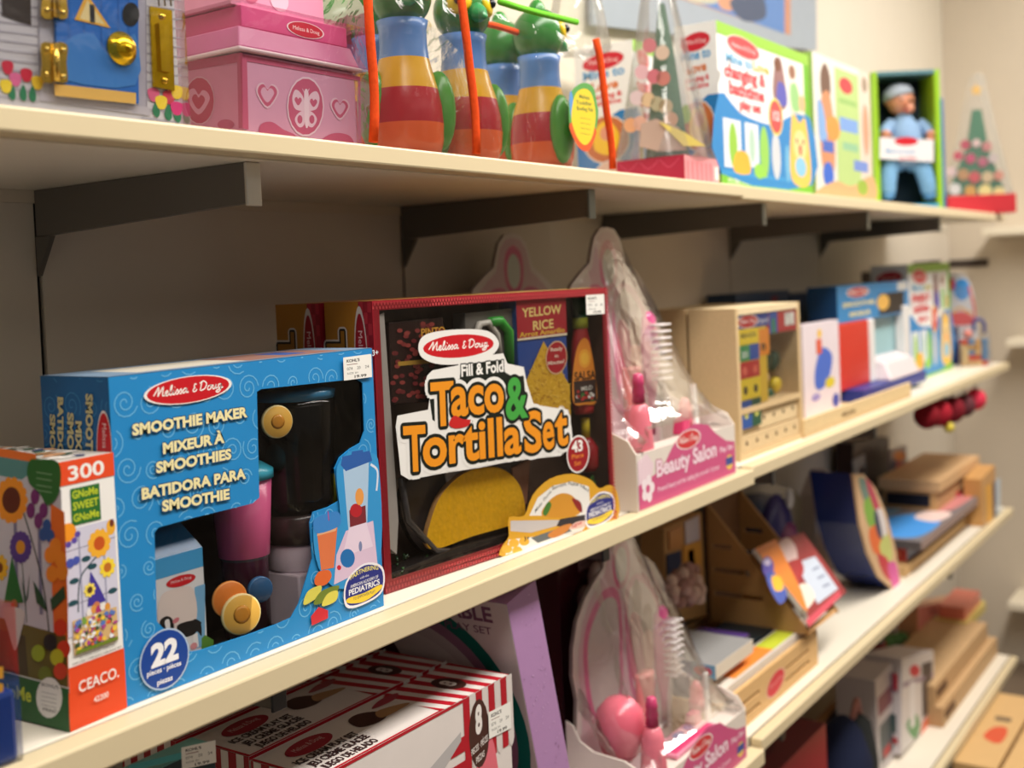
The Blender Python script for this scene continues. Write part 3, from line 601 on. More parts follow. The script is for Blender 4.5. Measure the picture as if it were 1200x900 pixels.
# bean packet
t = block('bean_packet', [(456, 378), (519, 372), (524, 430), (522, 470), (459, 474)], .008, .035, (44, 26, 24), 'dark packet of red beans at the upper left of the taco window')
a = Art(F.off(-.008), lift=.0003); rr = random.Random(9)
for i in range(70): x = rr.uniform(460, 518); a.dot(x, rr.uniform(380, 470) - (x - 460) * .05, 3.4, 2.6, rr.choice([(132, 52, 50), (110, 40, 42), (150, 66, 60)]), n=9)
a.poly([(466, 424), (519, 419), (520, 424), (466, 429)], (190, 150, 60)); a.text('PINTO', (493, 394), (521, 391), 9, (222, 160, 60), .03); a.build('bean_print', 'print', t)
# green wrap and box
t = block('tortilla_press', [(545, 367), (600, 361), (603, 425), (546, 430)], .010, .03, (110, 106, 100), 'clear lidded box with green lettuce strip, left of yellow rice box', m='plastic')
mb = MB(); mb.tube([fz(556, 400, .006), fz(562, 380, .006), fz(572, 378, .006), fz(582, 392, .006), fz(586, 425, .006)], .0045, (196, 190, 180)); mb.build('grey_ring', 'plastic', t)
mb = MB(); mb.tube([fz(574, 378, .006), fz(586, 376, .006), fz(596, 388, .006), fz(597, 430, .006)], .0065, (56, 160, 58)); mb.build('green_strip', 'plastic', t)
# rice
t = block('rice_box', [(604, 352), (662, 349), (668, 500), (611, 505)], .004, .03, (44, 76, 148), 'yellow rice play food box, red above and blue below with rice triangle', m='card')
a = Art(F.off(-.004), lift=.0012)
a.poly([(604, 352), (662, 349), (663.5, 390), (605.5, 397)], (166, 42, 52)); a.poly([(605.5, 397), (663.5, 390), (663.7, 392.5), (605.6, 399.5)], (232, 220, 190))
a.text('YELLOW', (611, 372), (657, 367), 11, (230, 212, 130), .02); a.text('RICE', (624, 387), (648, 384), 11, (230, 212, 130), .02); a.text('Arroz Amarillo', (608, 395.5), (661, 389), 6, (226, 190, 70), .02)
tri = [(636, 400), (667, 452), (668, 500), (612, 503), (614, 450)]
a.poly(tri, (214, 170, 50))
tb = [(x, y) for x, y in tri]
for i in range(420):
    x, y = rr.uniform(612, 667), rr.uniform(402, 498)
    if inpoly((x, y), tb): t0 = rr.uniform(0, 3.14); a.line([(x - 2 * math.cos(t0), y - 2 * math.sin(t0)), (x + 2 * math.cos(t0), y + 2 * math.sin(t0))], .0011, rr.choice([(236, 200, 84), (196, 146, 40), (226, 184, 66), (180, 128, 40)])); a.h -= a.step
a.ell((651, 419), (662.5, 416), (650, 401), (170, 36, 46), ring=(1.08, (226, 190, 150)))
a.text('Ready', (644, 412), (658, 410), 4.5, (236, 220, 200), .02); a.text('in', (649, 419), (653, 418.5), 4, (236, 220, 200), .02); a.text('Minutes!', (641, 428), (660, 425), 4.5, (236, 220, 200), .02); a.build('rice_print', 'print', t)
# salsa bottle
sp = fz(684, 480, .026); px1 = .0013
t = thing('salsa_bottle', sp, 'red salsa play bottle with green cap and sun label in the taco window', 'play food')
sx = sp.x; sy = sp.y; zz = lambda py: fz(684, py, .026).z
MB().lathe((sx, sy, 0), [(.017, zz(484), (196, 60, 62)), (.0185, zz(478)), (.0185, zz(420)), (.016, zz(400)), (.012, zz(386)), (.011, zz(380))], (196, 60, 62), 24, sy=.7).build('bottle', 'plastic', t)
MB().lathe((sx, sy, 0), [(.0135, zz(384), (180, 190, 60)), (.0135, zz(372), (180, 190, 60)), (.013, zz(371.8), (24, 84, 50)), (.0125, zz(349), (24, 84, 50)), (.011, zz(347), (24, 84, 50))], (24, 84, 50), 20, sy=.7).build('cap', 'plastic', t)
a = Art(Fr(F.at(0, 0, -.0115), F.u, F.v), lift=.0003)
a.blob([(672, 472), (671, 440), (676, 408), (684, 396), (691, 404), (697, 436), (699, 470), (686, 474)], (226, 140, 50)); a.dot(685, 420, 7, 11, (240, 170, 60)); a.dot(685, 420, 4.5, 7, (246, 190, 70)); a.poly([(672, 447), (698, 444), (699, 470), (673, 473)], (60, 44, 40))
a.text('SALSA', (673, 446), (698, 443), 10, (40, 26, 20), .03); a.text('MILD', (681, 458), (694, 456), 5, (220, 220, 210), .02)
for i in range(16): a.dot(rr.uniform(675, 696), rr.uniform(458, 469), 2, 2, rr.choice([(190, 60, 60), (230, 226, 220), (60, 120, 60), (170, 40, 40)]), n=8)
a.build('label', 'print', t)
# hot sauce bottle, lower right
sp = fz(688, 545, .026); t = thing('hot_sauce_bottle', sp, 'small red sauce bottle with yellow cap, behind the round 43 badge', 'play food'); zz = lambda py: fz(688, py, .026).z
MB().lathe((sp.x, sp.y, 0), [(.012, zz(552), (150, 26, 34)), (.016, zz(546)), (.016, zz(524)), (.010, zz(516)), (.006, zz(512))], (150, 26, 34), 20).build('bottle', 'plastic', t)
MB().lathe((sp.x, sp.y, 0), [(.006, zz(512), (216, 190, 40)), (.006, zz(490), (216, 190, 40)), (.004, zz(489), (216, 190, 40))], (216, 190, 40), 16).build('cap', 'plastic', t)
# pan, shell, board and vegetables
o = fz(550, 610, .03); t = thing('skillet', o, 'black play skillet behind the yellow taco shell', 'play food')
f2 = F.off(-.022); mb = MB()
mb.prism(f2, smooth([f2.px(*q) for q in [(470, 600), (480, 560), (520, 530), (590, 528), (618, 560), (612, 605), (560, 640), (500, 648)]], 5, True), -.008, 0, (52, 46, 46), (30, 28, 28)); mb.build('pan', 'plastic', t)
mb = MB(); mb.tube([fz(470, 560, .012), fz(478, 610, .012), fz(510, 645, .012), fz(560, 648, .012), fz(612, 622, .012)], .004, (70, 66, 66)); mb.build('rim', 'plastic', t)
o = fz(505, 642, .014); t = thing('taco_shell', o, 'large folded yellow felt taco shell in the lower middle of the window', 'play food')
sh_ = [(503, 643), (508, 600), (525, 570), (552, 551), (584, 549), (606, 564), (615, 590), (613, 607), (600, 615), (555, 628)]
for i, (c0, cc) in enumerate(((.010, (224, 172, 30)), (.016, (206, 152, 24)))):
    f2 = F.off(-c0); MB().prism(f2, [(p[0] - .002 * i, p[1] + .002 * i) for p in smooth([f2.px(*q) for q in sh_], 5, True)], -.004, 0, cc, (196, 146, 90)).build('half', 'fabric', t)
t = block('cutting_board', [(520, 545), (560, 540), (548, 575), (530, 590)], .019, .022, (196, 186, 180), 'pale plastic board sliver behind the taco shell')
t = block('wooden_spatula', [(600, 548), (622, 538), (618, 590), (606, 600)], .020, .026, (150, 106, 84), 'brown play spatula at the right of the taco shell')
mb = MB()
for i in range(24):
    p = fz(rr.uniform(452, 520), rr.uniform(655, 690), rr.uniform(.006, .02)); mb.tube([p, p + Vector((rr.uniform(-.006, .006), rr.uniform(-.004, .004), rr.uniform(-.002, .006)))], .0018, rr.choice([(34, 72, 34), (26, 50, 26), (44, 96, 44)]), 5)
mb.single('chopped_herbs', 'plastic', 'heap of dark green chopped herbs low in the left of the window', 'play food', kind='stuff')
mb = MB()
for i in range(20):
    p = fz(rr.uniform(676, 698), rr.uniform(555, 572), rr.uniform(.01, .02)); mb.tube([p, p + Vector((rr.uniform(-.005, .005), 0, rr.uniform(-.003, .005)))], .0015, rr.choice([(40, 90, 36), (60, 120, 46)]), 5)
mb.single('lettuce_shreds', 'plastic', 'green lettuce shreds under the small red sauce bottle', 'play food', kind='stuff')
t = block('black_tray', [(458, 672), (540, 640), (612, 622), (614, 634), (548, 655), (470, 690)], .006, .03, (36, 32, 32), 'glossy black tray edge under the taco shell', cat='tray')
sheet(F, .001, W - .001, .001, H - .001, .0009, 'shrink_film', r, wav=.0002, n=14)
# title card on the window
a = Art(F, lift=.0022)
WT = (232, 230, 226); BK = (18, 26, 20)
a.blob([(489, 403), (500, 391), (535, 386), (570, 388), (583, 402), (575, 416), (550, 425), (515, 427), (493, 419)], WT)
a.poly([(499, 440), (505, 434), (535, 428), (540, 420), (588, 414), (593, 426), (612, 430), (616, 450), (624, 474), (650, 478), (664, 480), (668, 500), (670, 522), (655, 534), (600, 540), (560, 548), (520, 554), (478, 562), (468, 556), (466, 535), (462, 500), (464, 487), (500, 480), (502, 465), (496, 452)], WT)
a.logo((537, 405.5), (577, 402.5), (537, 392), rim=1.01)
a.poly([(537, 444), (538, 432), (540, 427), (588, 421), (590, 436), (600, 442), (612, 440), (614, 462), (608, 492), (550, 500), (520, 500), (505, 492), (502, 470), (500, 447)], BK)
a.text('Fill & Fold', (539, 441), (588.5, 435), 14, (238, 236, 232), .03, halo=[(BK, .0016)])
OR = (232, 146, 30)
hal = [(BK, .0040)]; h2 = [(WT, .0085)]
def slab(t, p1, p2, h, c=OR, hl=hal): a.text(t, p1, p2, h, c, .028, halo=hl)
for t_, p1, p2, h in (('T', (504, 499), (531, 495.5), 52), ('aco', (527, 487), (589, 480), 50), ('T', (472, 552), (498, 549), 54), ('ortilla', (494, 546.5), (609, 529), 49), ('S', (613, 530), (634, 526), 48), ('e', (634.5, 526), (648, 523), 46), ('t', (649, 522), (664, 519), 46)):
    V, FF = glyphs(t_, .028); 
    a.text(t_, p1, p2, h, WT, .028, halo=[(WT, .0085)])
for t_, p1, p2, h in (('T', (504, 499), (531, 495.5), 52), ('aco', (527, 487), (589, 480), 50), ('T', (472, 552), (498, 549), 54), ('ortilla', (494, 546.5), (609, 529), 49), ('S', (613, 530), (634, 526), 48), ('e', (634.5, 526), (648, 523), 46), ('t', (649, 522), (664, 519), 46), ('&', (591, 491), (617, 487), 50)):
    slab(t_, p1, p2, h, (66, 160, 66) if t_ == '&' else OR, hal)
a.blob([(524, 497), (530, 487), (540, 491), (549, 492), (546, 499), (532, 502)], (196, 36, 36))
a.ell((675.5, 532), (687.5, 528), (674, 512), (150, 24, 34), ring=(1.09, (236, 234, 230)))
a.text('43', (668, 530), (681, 527.5), 13, (238, 236, 232), .03); a.text('Piece', (668, 538), (682, 535), 5.5, (214, 120, 50), .02); a.text('Set', (671, 546), (679, 544), 5.5, (214, 120, 50), .02)
YG = (214, 160, 46)
a.blob([(587, 652), (586, 640), (594, 628), (594, 606), (612, 604), (622, 580), (642, 561), (668, 555), (690, 562), (700, 572), (712, 568), (721, 576), (722, 607), (690, 620), (640, 636)], YG, 3)
a.poly([(618, 604), (628, 583), (646, 569), (668, 564), (688, 570), (690, 604)], WT)
a.blob([(633, 604), (640, 588), (655, 578), (670, 582), (678, 600), (660, 606)], (206, 144, 50)); a.blob([(668, 584), (678, 588), (680, 600), (674, 596)], (140, 40, 40)); a.blob([(634, 600), (640, 588), (644, 592), (638, 604)], (70, 120, 50))
for t_, p1, p2 in (('Make Tacos,', (625, 601), (644, 576)), ('Burritos,', (645, 574), (662, 568)), ('Fajitas', (664, 568), (676, 569)), ('& More!', (678, 570), (688, 577))): a.text(t_, p1, p2, 4.5, (40, 36, 40), .01)
a.poly([(596, 610), (654, 609), (650, 616), (620, 624), (596, 622)], (196, 190, 190)); a.poly([(654, 608), (688, 602), (684, 616), (668, 620), (650, 616)], (52, 48, 54)); a.poly([(590, 650), (594, 632), (630, 628), (684, 616), (680, 622), (640, 636)], (232, 230, 226))
for q in ((592, 643), (600, 636), (604, 645), (612, 634)): a.dot(q[0], q[1], 6, 5, (232, 176, 60))
a.poly([(620, 630), (660, 616), (668, 622), (628, 636)], (100, 106, 110)); a.blob([(640, 626), (656, 616), (668, 614), (660, 624), (646, 630)], (206, 130, 60)); a.blob([(665, 620), (672, 612), (684, 610), (682, 617)], (226, 190, 180)); a.text('NEW', (668, 619), (680, 614), 4, (190, 40, 50), .02)
peds(a, 685.5, 617, 31, 34)
a.text('3+', (612, 634), (618, 632), 5, (40, 40, 40), .02)
a.build('title_card', 'print', r)
st = Art(F, lift=.0026 + .004); st.sticker(682.5, 369, 21.5, 23, -.06); st.build('price_sticker', 'print', r, label='white price sticker')

# ================================================================ beauty salon sets (one builder, three copies at different places)
def beauty(o, yaw, label, full=True, sc=1.0, items=True):
    r = thing('beauty_salon_set', o, label, 'toy set', None); o = Vector(o)
    c, s = math.cos(yaw), math.sin(yaw); ux = Vector((c, s, 0)); uy = Vector((-s, c, 0)); uz = Vector((0, 0, 1))
    def at(x, y, z): return o + ux * (x * sc) + uy * (y * sc) + uz * (z * sc)
    W = .336; D = .135
    IV = (226, 216, 206); PK = (204, 84, 132)
    # back card with an arched crown
    half = [(0, .405), (.022, .402), (.040, .388), (.049, .368), (.056, .350), (.080, .338), (.112, .318), (.138, .290), (.152, .255), (.156, .215), (.146, .175), (.152, .13), (.166, .09), (.166, .004)]
    out = [(-x, z) for x, z in half[::-1]] + half[1:]
    fb = Fr(at(W / 2, D - .008, 0), ux, uz)
    MB().prism(fb, [(x * sc, z * sc) for x, z in out], -.006, 0, (222, 212, 206), (150, 138, 130)).build('back_card', 'card', r)
    a = Art(fb, (sc, sc), lift=.0004)
    ring = [(x * .90, z - .008 if z > .2 else z) for x, z in out]
    a.poly(ring, (214, 182, 188)); 
    a.blob([(0, .385), (.022, .372), (.028, .345), (.02, .315), (0, .305), (-.02, .315), (-.028, .345), (-.022, .372)], (212, 96, 140)); a.dot(0, .343, .019, .028, (206, 214, 206))
    for sg in (-1, 1):
        a.blob([(sg * .008, .29), (sg * .03, .315), (sg * .07, .312), (sg * .11, .28), (sg * .125, .24), (sg * .12, .17), (sg * .1, .12), (sg * .05, .1), (sg * .014, .14), (sg * .006, .22)], (212, 110, 150))
        a.blob([(sg * .016, .28), (sg * .035, .3), (sg * .066, .298), (sg * .1, .268), (sg * .112, .235), (sg * .108, .175), (sg * .09, .13), (sg * .05, .112), (sg * .024, .145), (sg * .016, .22)], (196, 190, 184) if sg < 0 else (222, 206, 206))
    a.blob([(.03, .285), (.045, .31), (.06, .29), (.058, .25), (.04, .23)], (140, 84, 66)); a.blob([(.02, .25), (.05, .25), (.075, .19), (.06, .14), (.02, .16)], (214, 104, 130)); a.dot(.078, .235, .02, .026, (150, 98, 74)); a.blob([(.06, .21), (.095, .21), (.105, .16), (.07, .15)], (230, 170, 150))
    a.poly([(.09, .13), (.14, .13), (.14, .2), (.1, .2)], (226, 190, 200))
    for k in range(5): a.line([(.098, .142 + k * .012), (.134, .142 + k * .012)], .0012, (170, 90, 120))
    a.build('back_print', 'print', r)
    # tray: floor, curved sides, front
    side = [(0, 0), (D, 0), (D, .15), (D - .012, .145), (D - .022, .125), (D - .045, .113), (.04, .110), (.012, .098), (.004, .085), (0, .08)]
    for x in (0, W - .003):
        f = Fr(at(x, D, 0), -uy, uz); MB().prism(f, [((D - y) * sc, z * sc) for y, z in side], -.003, 0, IV).build('side_panel', 'card', r)
    ff = Fr(at(0, 0, 0), ux, uz)
    MB().fbox(ff, .003, (W - .003) * sc, 0, .080 * sc, -.003, 0, IV).build('front_panel', 'card', r)
    MB().fbox(ff, .003, (W - .003) * sc, 0.0005, .003, -(D - .01), -.0035, IV).build('tray_floor', 'card', r)
    MB().fbox(ff, .004, (W - .004) * sc, .072, .075, -.045, -.0035, IV).build('tray_step', 'card', r)
    a = Art(ff, (sc, sc), lift=.0006)
    P = [(.003, .002), (W - .003, .002), (W - .003, .052), (.30, .058), (.262, .075), (.235, .092), (.19, .1), (.145, .094), (.11, .075), (.08, .052), (.05, .044), (.02, .04), (.003, .036)]
    a.poly(P, PK); a.poly([(.003, .036), (.003, .07), (.03, .078), (.05, .06), (.045, .046), (.02, .04)], (232, 206, 216))
    a.text('Beauty Salon', (.058, .040), (.262, .040), .024, (240, 214, 226), .035, halo=[((176, 50, 100), .0012)]); a.text('Play Set', (.275, .042), (.325, .042), .009, (240, 214, 226), .02)
    a.text('Pretend beauty and hair styling play set with 10 pieces', (.06, .018), (.27, .018), .008, (240, 206, 222), .01)
    for k in range(5): t = k * 1.257; a.dot(.03 + .012 * math.cos(t), .028 + .012 * math.sin(t), .008, .008, (240, 226, 232))
    a.dot(.03, .028, .006, .006, (204, 84, 132)); a.dot(.31, .022, .014, .012, (230, 190, 90)); a.rect(.296, .018, .324, .03, (60, 80, 150))
    a.logo((.165, .079), (.203, .079), (.165, .092), red=(206, 52, 60), rim=1.1)
    a.build('front_label', 'print', r)
    if not items: return r
    def it(name, cat_label, x, y, z=.076): return thing(name, at(x, y, z), cat_label, 'toy')
    nm = 'front' if full else 'lower'
    where = 'in the beauty salon set on the second shelf' if full else 'in the beauty salon set on the third shelf'
    Rr = lambda v: v * sc
    t = it('nail_polish_bottle', 'tall coral toy bottle with ribbed cap ' + where, .055, .02)
    MB().lathe(at(.055, .022, .0755), [(.019, 0, (232, 120, 136)), (.02, .004), (.016, .055), (.012, .066), (.007, .070)], (232, 124, 140), 20).build('bottle', 'plastic', t)
    MB().lathe(at(.055, .022, .1465), [(.010, 0, (200, 60, 110)), (.0085, .012), (.010, .014), (.008, .024), (.0095, .026), (.007, .040), (.003, .042)], (204, 70, 116), 16).build('cap', 'plastic', t)
    if not full:
        t = it('toy_hair_dryer', 'round coral toy hair dryer ' + where, .055, .07, .06)
        MB().lathe(at(.055, .075, .125), [(.012, -.045, (214, 80, 110)), (.03, -.025), (.038, .008), (.034, .034), (.020, .05), (.004, .054)], (226, 104, 124), 22).build('dome', 'plastic', t)
        MB().tube([at(.055, .075, .085), at(.065, .065, .012)], .010, (206, 50, 110)).build('handle', 'plastic', t)
        t = it('eyeshadow_palette', 'pink makeup palette with three bluish pans ' + where, .15, .035, .0755)
        pf_ = Fr(at(.11, .012, .079), ux, uy)
        MB().fbox(pf_, 0, .14, 0, .045, -.003, .004, (230, 150, 176)).build('case', 'plastic', t, bevel=.002)
        a = Art(pf_.off(.004), (1, 1)); a.rect(.005, .004, .135, .018, (212, 70, 120))
        for k, cc in enumerate(((120, 160, 140), (80, 84, 160), (170, 120, 180))): a.dot(.03 + k * .038, .032, .014, .008, cc)
        a.build('colour_pans', 'print', t)
    t = it('lotion_tube', 'upright salmon pink toy lotion tube ' + where, .135, .07, .076)
    MB().lathe(at(.135, .075, .0755), [(.017, 0, (226, 196, 200)), (.017, .02), (.0145, .021, (232, 138, 136)), (.020, .04), (.021, .11), (.021, .114)], (232, 138, 136), 20, sy=.6).build('tube', 'plastic', t)
    t = it('hair_brush', 'magenta toy hair brush with white bristles ' + where, .215, .06, .076)
    MB().lathe(at(.215, .085, .0755), [(.008, 0), (.009, .05), (.016, .07), (.024, .10), (.026, .15), (.020, .185), (.006, .195)], (206, 84, 140), 18, sy=.35).build('paddle', 'plastic', t)
    b = MB()
    for i in range(3):
        for j in range(9):
            p = at(.203 + i * .012, .076, .165 + j * .0105); b.tube([p, p + ux * (.002) - uy * .022], .0018, (236, 228, 226), 5)
    b.build('bristles', 'plastic', t, kind='stuff')
    t = it('toy_comb', 'white upright toy comb handle ' + where, .265, .03, .076)
    MB().hexa([at(.258, .03, .0755), at(.272, .03, .0755), at(.272, .036, .0755), at(.258, .036, .0755), at(.272, .04, .15), at(.284, .04, .15), at(.284, .045, .15), at(.272, .045, .15)], (238, 234, 230)).build('handle', 'plastic', t, bevel=.001)
    t = it('lipstick', 'short coral toy lipstick ' + where, .295, .06, .0755)
    MB().lathe(at(.30, .07, .0755), [(.013, 0, (226, 110, 130)), (.013, .02), (.011, .021), (.011, .038), (.004, .05)], (232, 128, 138), 16).build('stick', 'plastic', t)
    t = it('blush_pot', 'magenta square toy blush pot ' + where, .24, .05, .0755)
    MB().hexa([at(.222, .035, .0755), at(.25, .035, .0755), at(.25, .055, .0755), at(.222, .055, .0755), at(.224, .037, .1), at(.248, .037, .1), at(.248, .053, .1), at(.224, .053, .1)], (208, 60, 110)).build('pot', 'plastic', t, bevel=.002)
    # film from the crown down to the front
    mb = MB(); V = []; F = []; n = len(out); K = 9; rr = random.Random(4)
    for kk in range(K + 1):
        t_ = kk / K; y = (D - .010) * (1 - t_) + .0 * t_
        hk = 1 - (1 - .27) * (1 - (1 - t_) ** 1.5); top = (1 - t_) ** 1.2
        for x, z in out:
            zz = max(z * hk, .004); xx = x * (1 - .0 * t_) + (0 if z < .1 else (1 - abs(x) / .16) * 0)
            if z > .2: xx = x + (math.copysign(.16, x) - x) * t_ * .75 if x else 0
            zz = zz if z < .15 else zz
            V.append(at(W / 2 + xx + rr.uniform(-.002, .002), y + rr.uniform(-.002, .002), max(zz, .082 if z > .1 else .004) + rr.uniform(-.003, .003)))
    for kk in range(K):
        for i in range(n - 1): F.append((kk * n + i, kk * n + i + 1, (kk + 1) * n + i + 1, (kk + 1) * n + i))
    mb.add(V, F, (255, 255, 255), True); mb.build('clear_wrap', 'blister', r)
    return r
bo = PY(748, 602, -.362); bo.z = zb
beauty(bo, .0, 'pink beauty salon play set in clear wrap, right of the taco set box')
b2 = PX(573, 330, bo.x + 0.0); 
beauty(bo + Vector((-.02, .165, 0)), .0, 'beauty salon set behind another, only its arched card showing above the taco box', items=False)
o3 = PZ(868, 885, Z3A + .0004); o3.x -= .336; o3.y = -.362
o3.z = Z3A + .0004
beauty(o3, .0, 'pink beauty salon play set on the third shelf right of the lilac box', full=False)

# ================================================================ second shelf: far products
def px_box(name, label, bl, br, tl, y, depth, c, left=None, top=None, z=zb, cat='toy box', group=None, m='card'):
    A = PY(bl[0], bl[1], y); B = PY(br[0], br[1], y); h = PY(tl[0], tl[1], y).z - z; A.z = z; B.z = z
    r = thing(name, A, label, cat, group); return r, carton(r, A, B, depth, h, c, top, left, m=m)
WD = (212, 184, 140)
# wooden bead / block kits
A = PY(868, 543, -.332); A.z = zb + .003; B = PY(942, 515, -.334); B.z = A.z; H = PY(832, 365, -.332).z - A.z
def woodkit(A, B, lab, front):
    r = thing('wooden_craft_kit', A, lab, 'craft kit', None); W = (B - A).length; f = Fr(A, (B - A).normalized(), (0, 0, 1)); d = .088
    b = MB(); b.fbox(f, 0, .012, 0, H, -d, 0, WD); b.fbox(f, W - .012, W, 0, H, -d, 0, WD); b.fbox(f, .012, W - .012, H - .012, H, -d, 0, (226, 206, 168)); b.fbox(f, .012, W - .012, 0, .010, -d, 0, WD)
    b.fbox(f, .012, W - .012, .078, .088, -d, 0, WD); b.fbox(f, .0121, W - .0121, .0101, H - .0121, -d, -d + .004, (190, 160, 116)); b.build('frame', 'wood', r)
    if not front: return r
    MB().fbox(f, .013, W - .013, .011, .040, -.03, -.003, (216, 190, 148)).build('lower_drawer', 'wood', r); MB().fbox(f, .013, W - .013, .043, .074, -.03, -.006, (222, 198, 156)).build('upper_drawer', 'wood', r)
    for i in range(6):
        for c_, x_, z_ in ((.003, .12 + i * .15, .10), (.006, .1 + i * .155, .235)):
            if x_ < .9: MB().lathe(f.at(x_ * W, z_ * H, -c_), [(.0042, 0), (.0042, .0006)], (96, 70, 50), 10, axis=(0, -1, 0)).build('drawer_hole', 'matte', r)
    MB().fbox(f, .0125, W * .46, .09, H - .0125, -.006, -.002, (226, 190, 60)).build('side_card', 'card', r)
    MB().fbox(f, W * .46 + .0005, W - .0125, H * .80, H - .0125, -.006, -.002, (190, 40, 50)).build('corner_card', 'card', r)
    a = Art(f.off(-.002), (W, H), lift=.0003)
    a.rect(.05, .86, .5, .955, (40, 64, 150)); a.logo((.19, .905), (.33, .905), (.19, .945)); a.text('CREATE', (.35, .88), (.5, .88), .03, (220, 220, 230), .02)
    a.rect(.05, .755, .34, .855, (236, 210, 50)); a.text('BEADS', (.08, .80), (.3, .80), .03, (60, 60, 60), .02)
    a.rect(.05, .645, .2, .75, (60, 150, 90)); a.rect(.2, .645, .34, .75, (40, 84, 170)); a.text('20', (.08, .67), (.17, .67), .04, (230, 230, 230), .02)
    a.rect(.05, .53, .34, .64, (190, 44, 44)); a.rect(.05, .39, .34, .525, (232, 206, 50)); a.rect(.05, .2, .2, .385, (40, 84, 160)); a.rect(.2, .2, .34, .385, (36, 84, 60))
    for x in (.12, .27):
        for y, cc in ((.58, (224, 110, 90)), (.45, (60, 50, 40)), (.29, (200, 200, 100))): a.dot(x, y, .03, .03, cc, n=10)
    a.rect(.34, .66, .5, .84, (236, 150, 50)); a.text('n', (.37, .70), (.44, .70), .06, (60, 40, 30), .05)
    a.rect(.51, .80, .64, .95, (50, 90, 170)); a.rect(.55, .80, .6, .9, (50, 140, 90)); a.rect(.76, .84, .92, .93, (236, 234, 230)); a.sticker(.76, .84, .16, .09); a.build('card_print', 'print', r)
    rb = random.Random(8)
    for (x, z, s_, cc), lb in zip(((.42, .50, .015, (40, 90, 170)), (.42, .41, .014, (60, 130, 200)), (.55, .45, .017, (232, 200, 50)), (.62, .35, .014, (40, 90, 170)), (.72, .33, .017, (30, 84, 60)), (.5, .28, .016, (230, 200, 50)), (.38, .33, .014, (200, 40, 40)), (.36, .23, .014, (200, 40, 40)), (.85, .40, .015, (236, 206, 50)), (.7, .6, .022, (30, 74, 60)), (.82, .58, .02, (30, 74, 60)), (.5, .36, .012, (216, 180, 130)), (.66, .47, .012, (216, 180, 130))), ('navy blue wooden block at the left of the kit window, above a lighter blue one', 'light blue wooden block at the left of the kit window', 'yellow wooden bead at the centre of the kit window', 'small navy bead low in the middle of the kit window', 'dark green bead low right in the kit window', 'yellow bead lowest in the middle of the kit window', 'red block low left in the kit window, upper of two', 'red block low left in the kit window, lower of two', 'yellow bead by the right edge of the kit window', 'large dark green lid shape at the top of the kit window', 'large dark green shape at the upper right of the kit window', 'plain wooden peg beside the red blocks in the kit window', 'plain wooden peg between yellow and green beads in the kit window')):
        p = f.at(x * W, z * H, -.035); 
        t = MB().lathe(p - Vector((0, .008, 0)), [(s_ * .7, 0), (s_, .004), (s_, .014), (s_ * .7, .018)], cc, 8, axis=(.1, 1, .1)); t.single('wooden_bead', 'plastic', lb, 'bead', 'beads in the wooden kit')
    sheet(f, .013, W - .013, .089, H - .013, -.0008, 'window_film', r, n=6, wav=.0002)
    return r
woodkit(A, B, 'light wood bead kit with window and two drawers, right of the beauty set', True)
woodkit(A + Vector((0, .094, 0)), B + Vector((0, .094, 0)), 'light wood kit standing directly behind the front bead kit', False)
# activity pad
r, k = px_box('activity_pad', 'white paper activity pad with blue figure print beside the wooden kit', (944, 500), (986, 486), (941, 381), -.27, .02, (226, 214, 222), left=(210, 200, 206), z=zb + .012)
u = (k['W'], k['H']); a = Art(k['front'], u); a.blob([(.3, .3), (.5, .28), (.7, .4), (.78, .62), (.5, .72), (.3, .5)], (66, 104, 200)); a.rect(.35, .66, .5, .82, (216, 90, 60)); a.dot(.45, .88, .06, .05, (236, 190, 60)); a.dot(.7, .32, .14, .06, (214, 196, 50)); a.dot(.85, .1, .1, .08, (66, 80, 170)); a.dot(.3, .2, .12, .04, (150, 140, 200)); a.build('cover_print', 'print', r)
# wooden tray under it
A1 = PY(943, 507, -.34); A1.z = zb + .003; B1 = PY(1068, 467, -.34); B1.z = A1.z
r = thing('wooden_tray', A1, 'long shallow natural wood tray at the shelf front right of the bead kit', 'tray')
carton(r, A1, B1, .22, .011, WD, name='base', m='wood')
for i, (dy, dd) in enumerate(((0, .008), (.212, .008))): carton(r, A1 + Vector((0, dy, .0112)), B1 + Vector((0, dy, .0112)), dd, .024, (220, 194, 148), name='rim', m='wood')
a = Art(Fr(A1, (1, 0, 0), (0, 0, 1)), ((B1 - A1).length, .035)); a.text('MELISSA', (.3, .4), (.42, .4), .25, (110, 80, 50), .02); a.build('burnt_stamp', 'print', r)
# red and white toaster toy
zt_ = A1.z + .0116
A2 = PX(985, 467, PY(985, 467, -.30).x); A2 = Vector((PY(983, 467, -.26).x, -.26, zt_))
Bx = PY(1068, 460, -.26).x; hz = PY(984, 380, -.26).z
r = thing('toaster_play_set', A2, 'red and white boxed toaster toy with pale blue window standing in the wood tray', 'toy box')
wq = Bx - A2.x
MB().box(A2.x, A2.x + wq * .40, -.26, -.13, zt_ + .028, hz, (206, 40, 20)).build('red_side', 'card', r, bevel=.003)
MB().box(A2.x + wq * .405, Bx, -.235, -.13, zt_ + .028, hz, (150, 190, 196)).build('window_back', 'card', r)
MB().box(A2.x + wq * .405, A2.x + wq * .47, -.262, -.236, zt_ + .028, hz, (232, 228, 226)).build('white_frame', 'card', r, bevel=.003)
MB().box(Bx - .05, Bx, -.262, -.236, zt_ + .028, hz + .02, (226, 224, 222)).build('white_frame', 'card', r, bevel=.003)
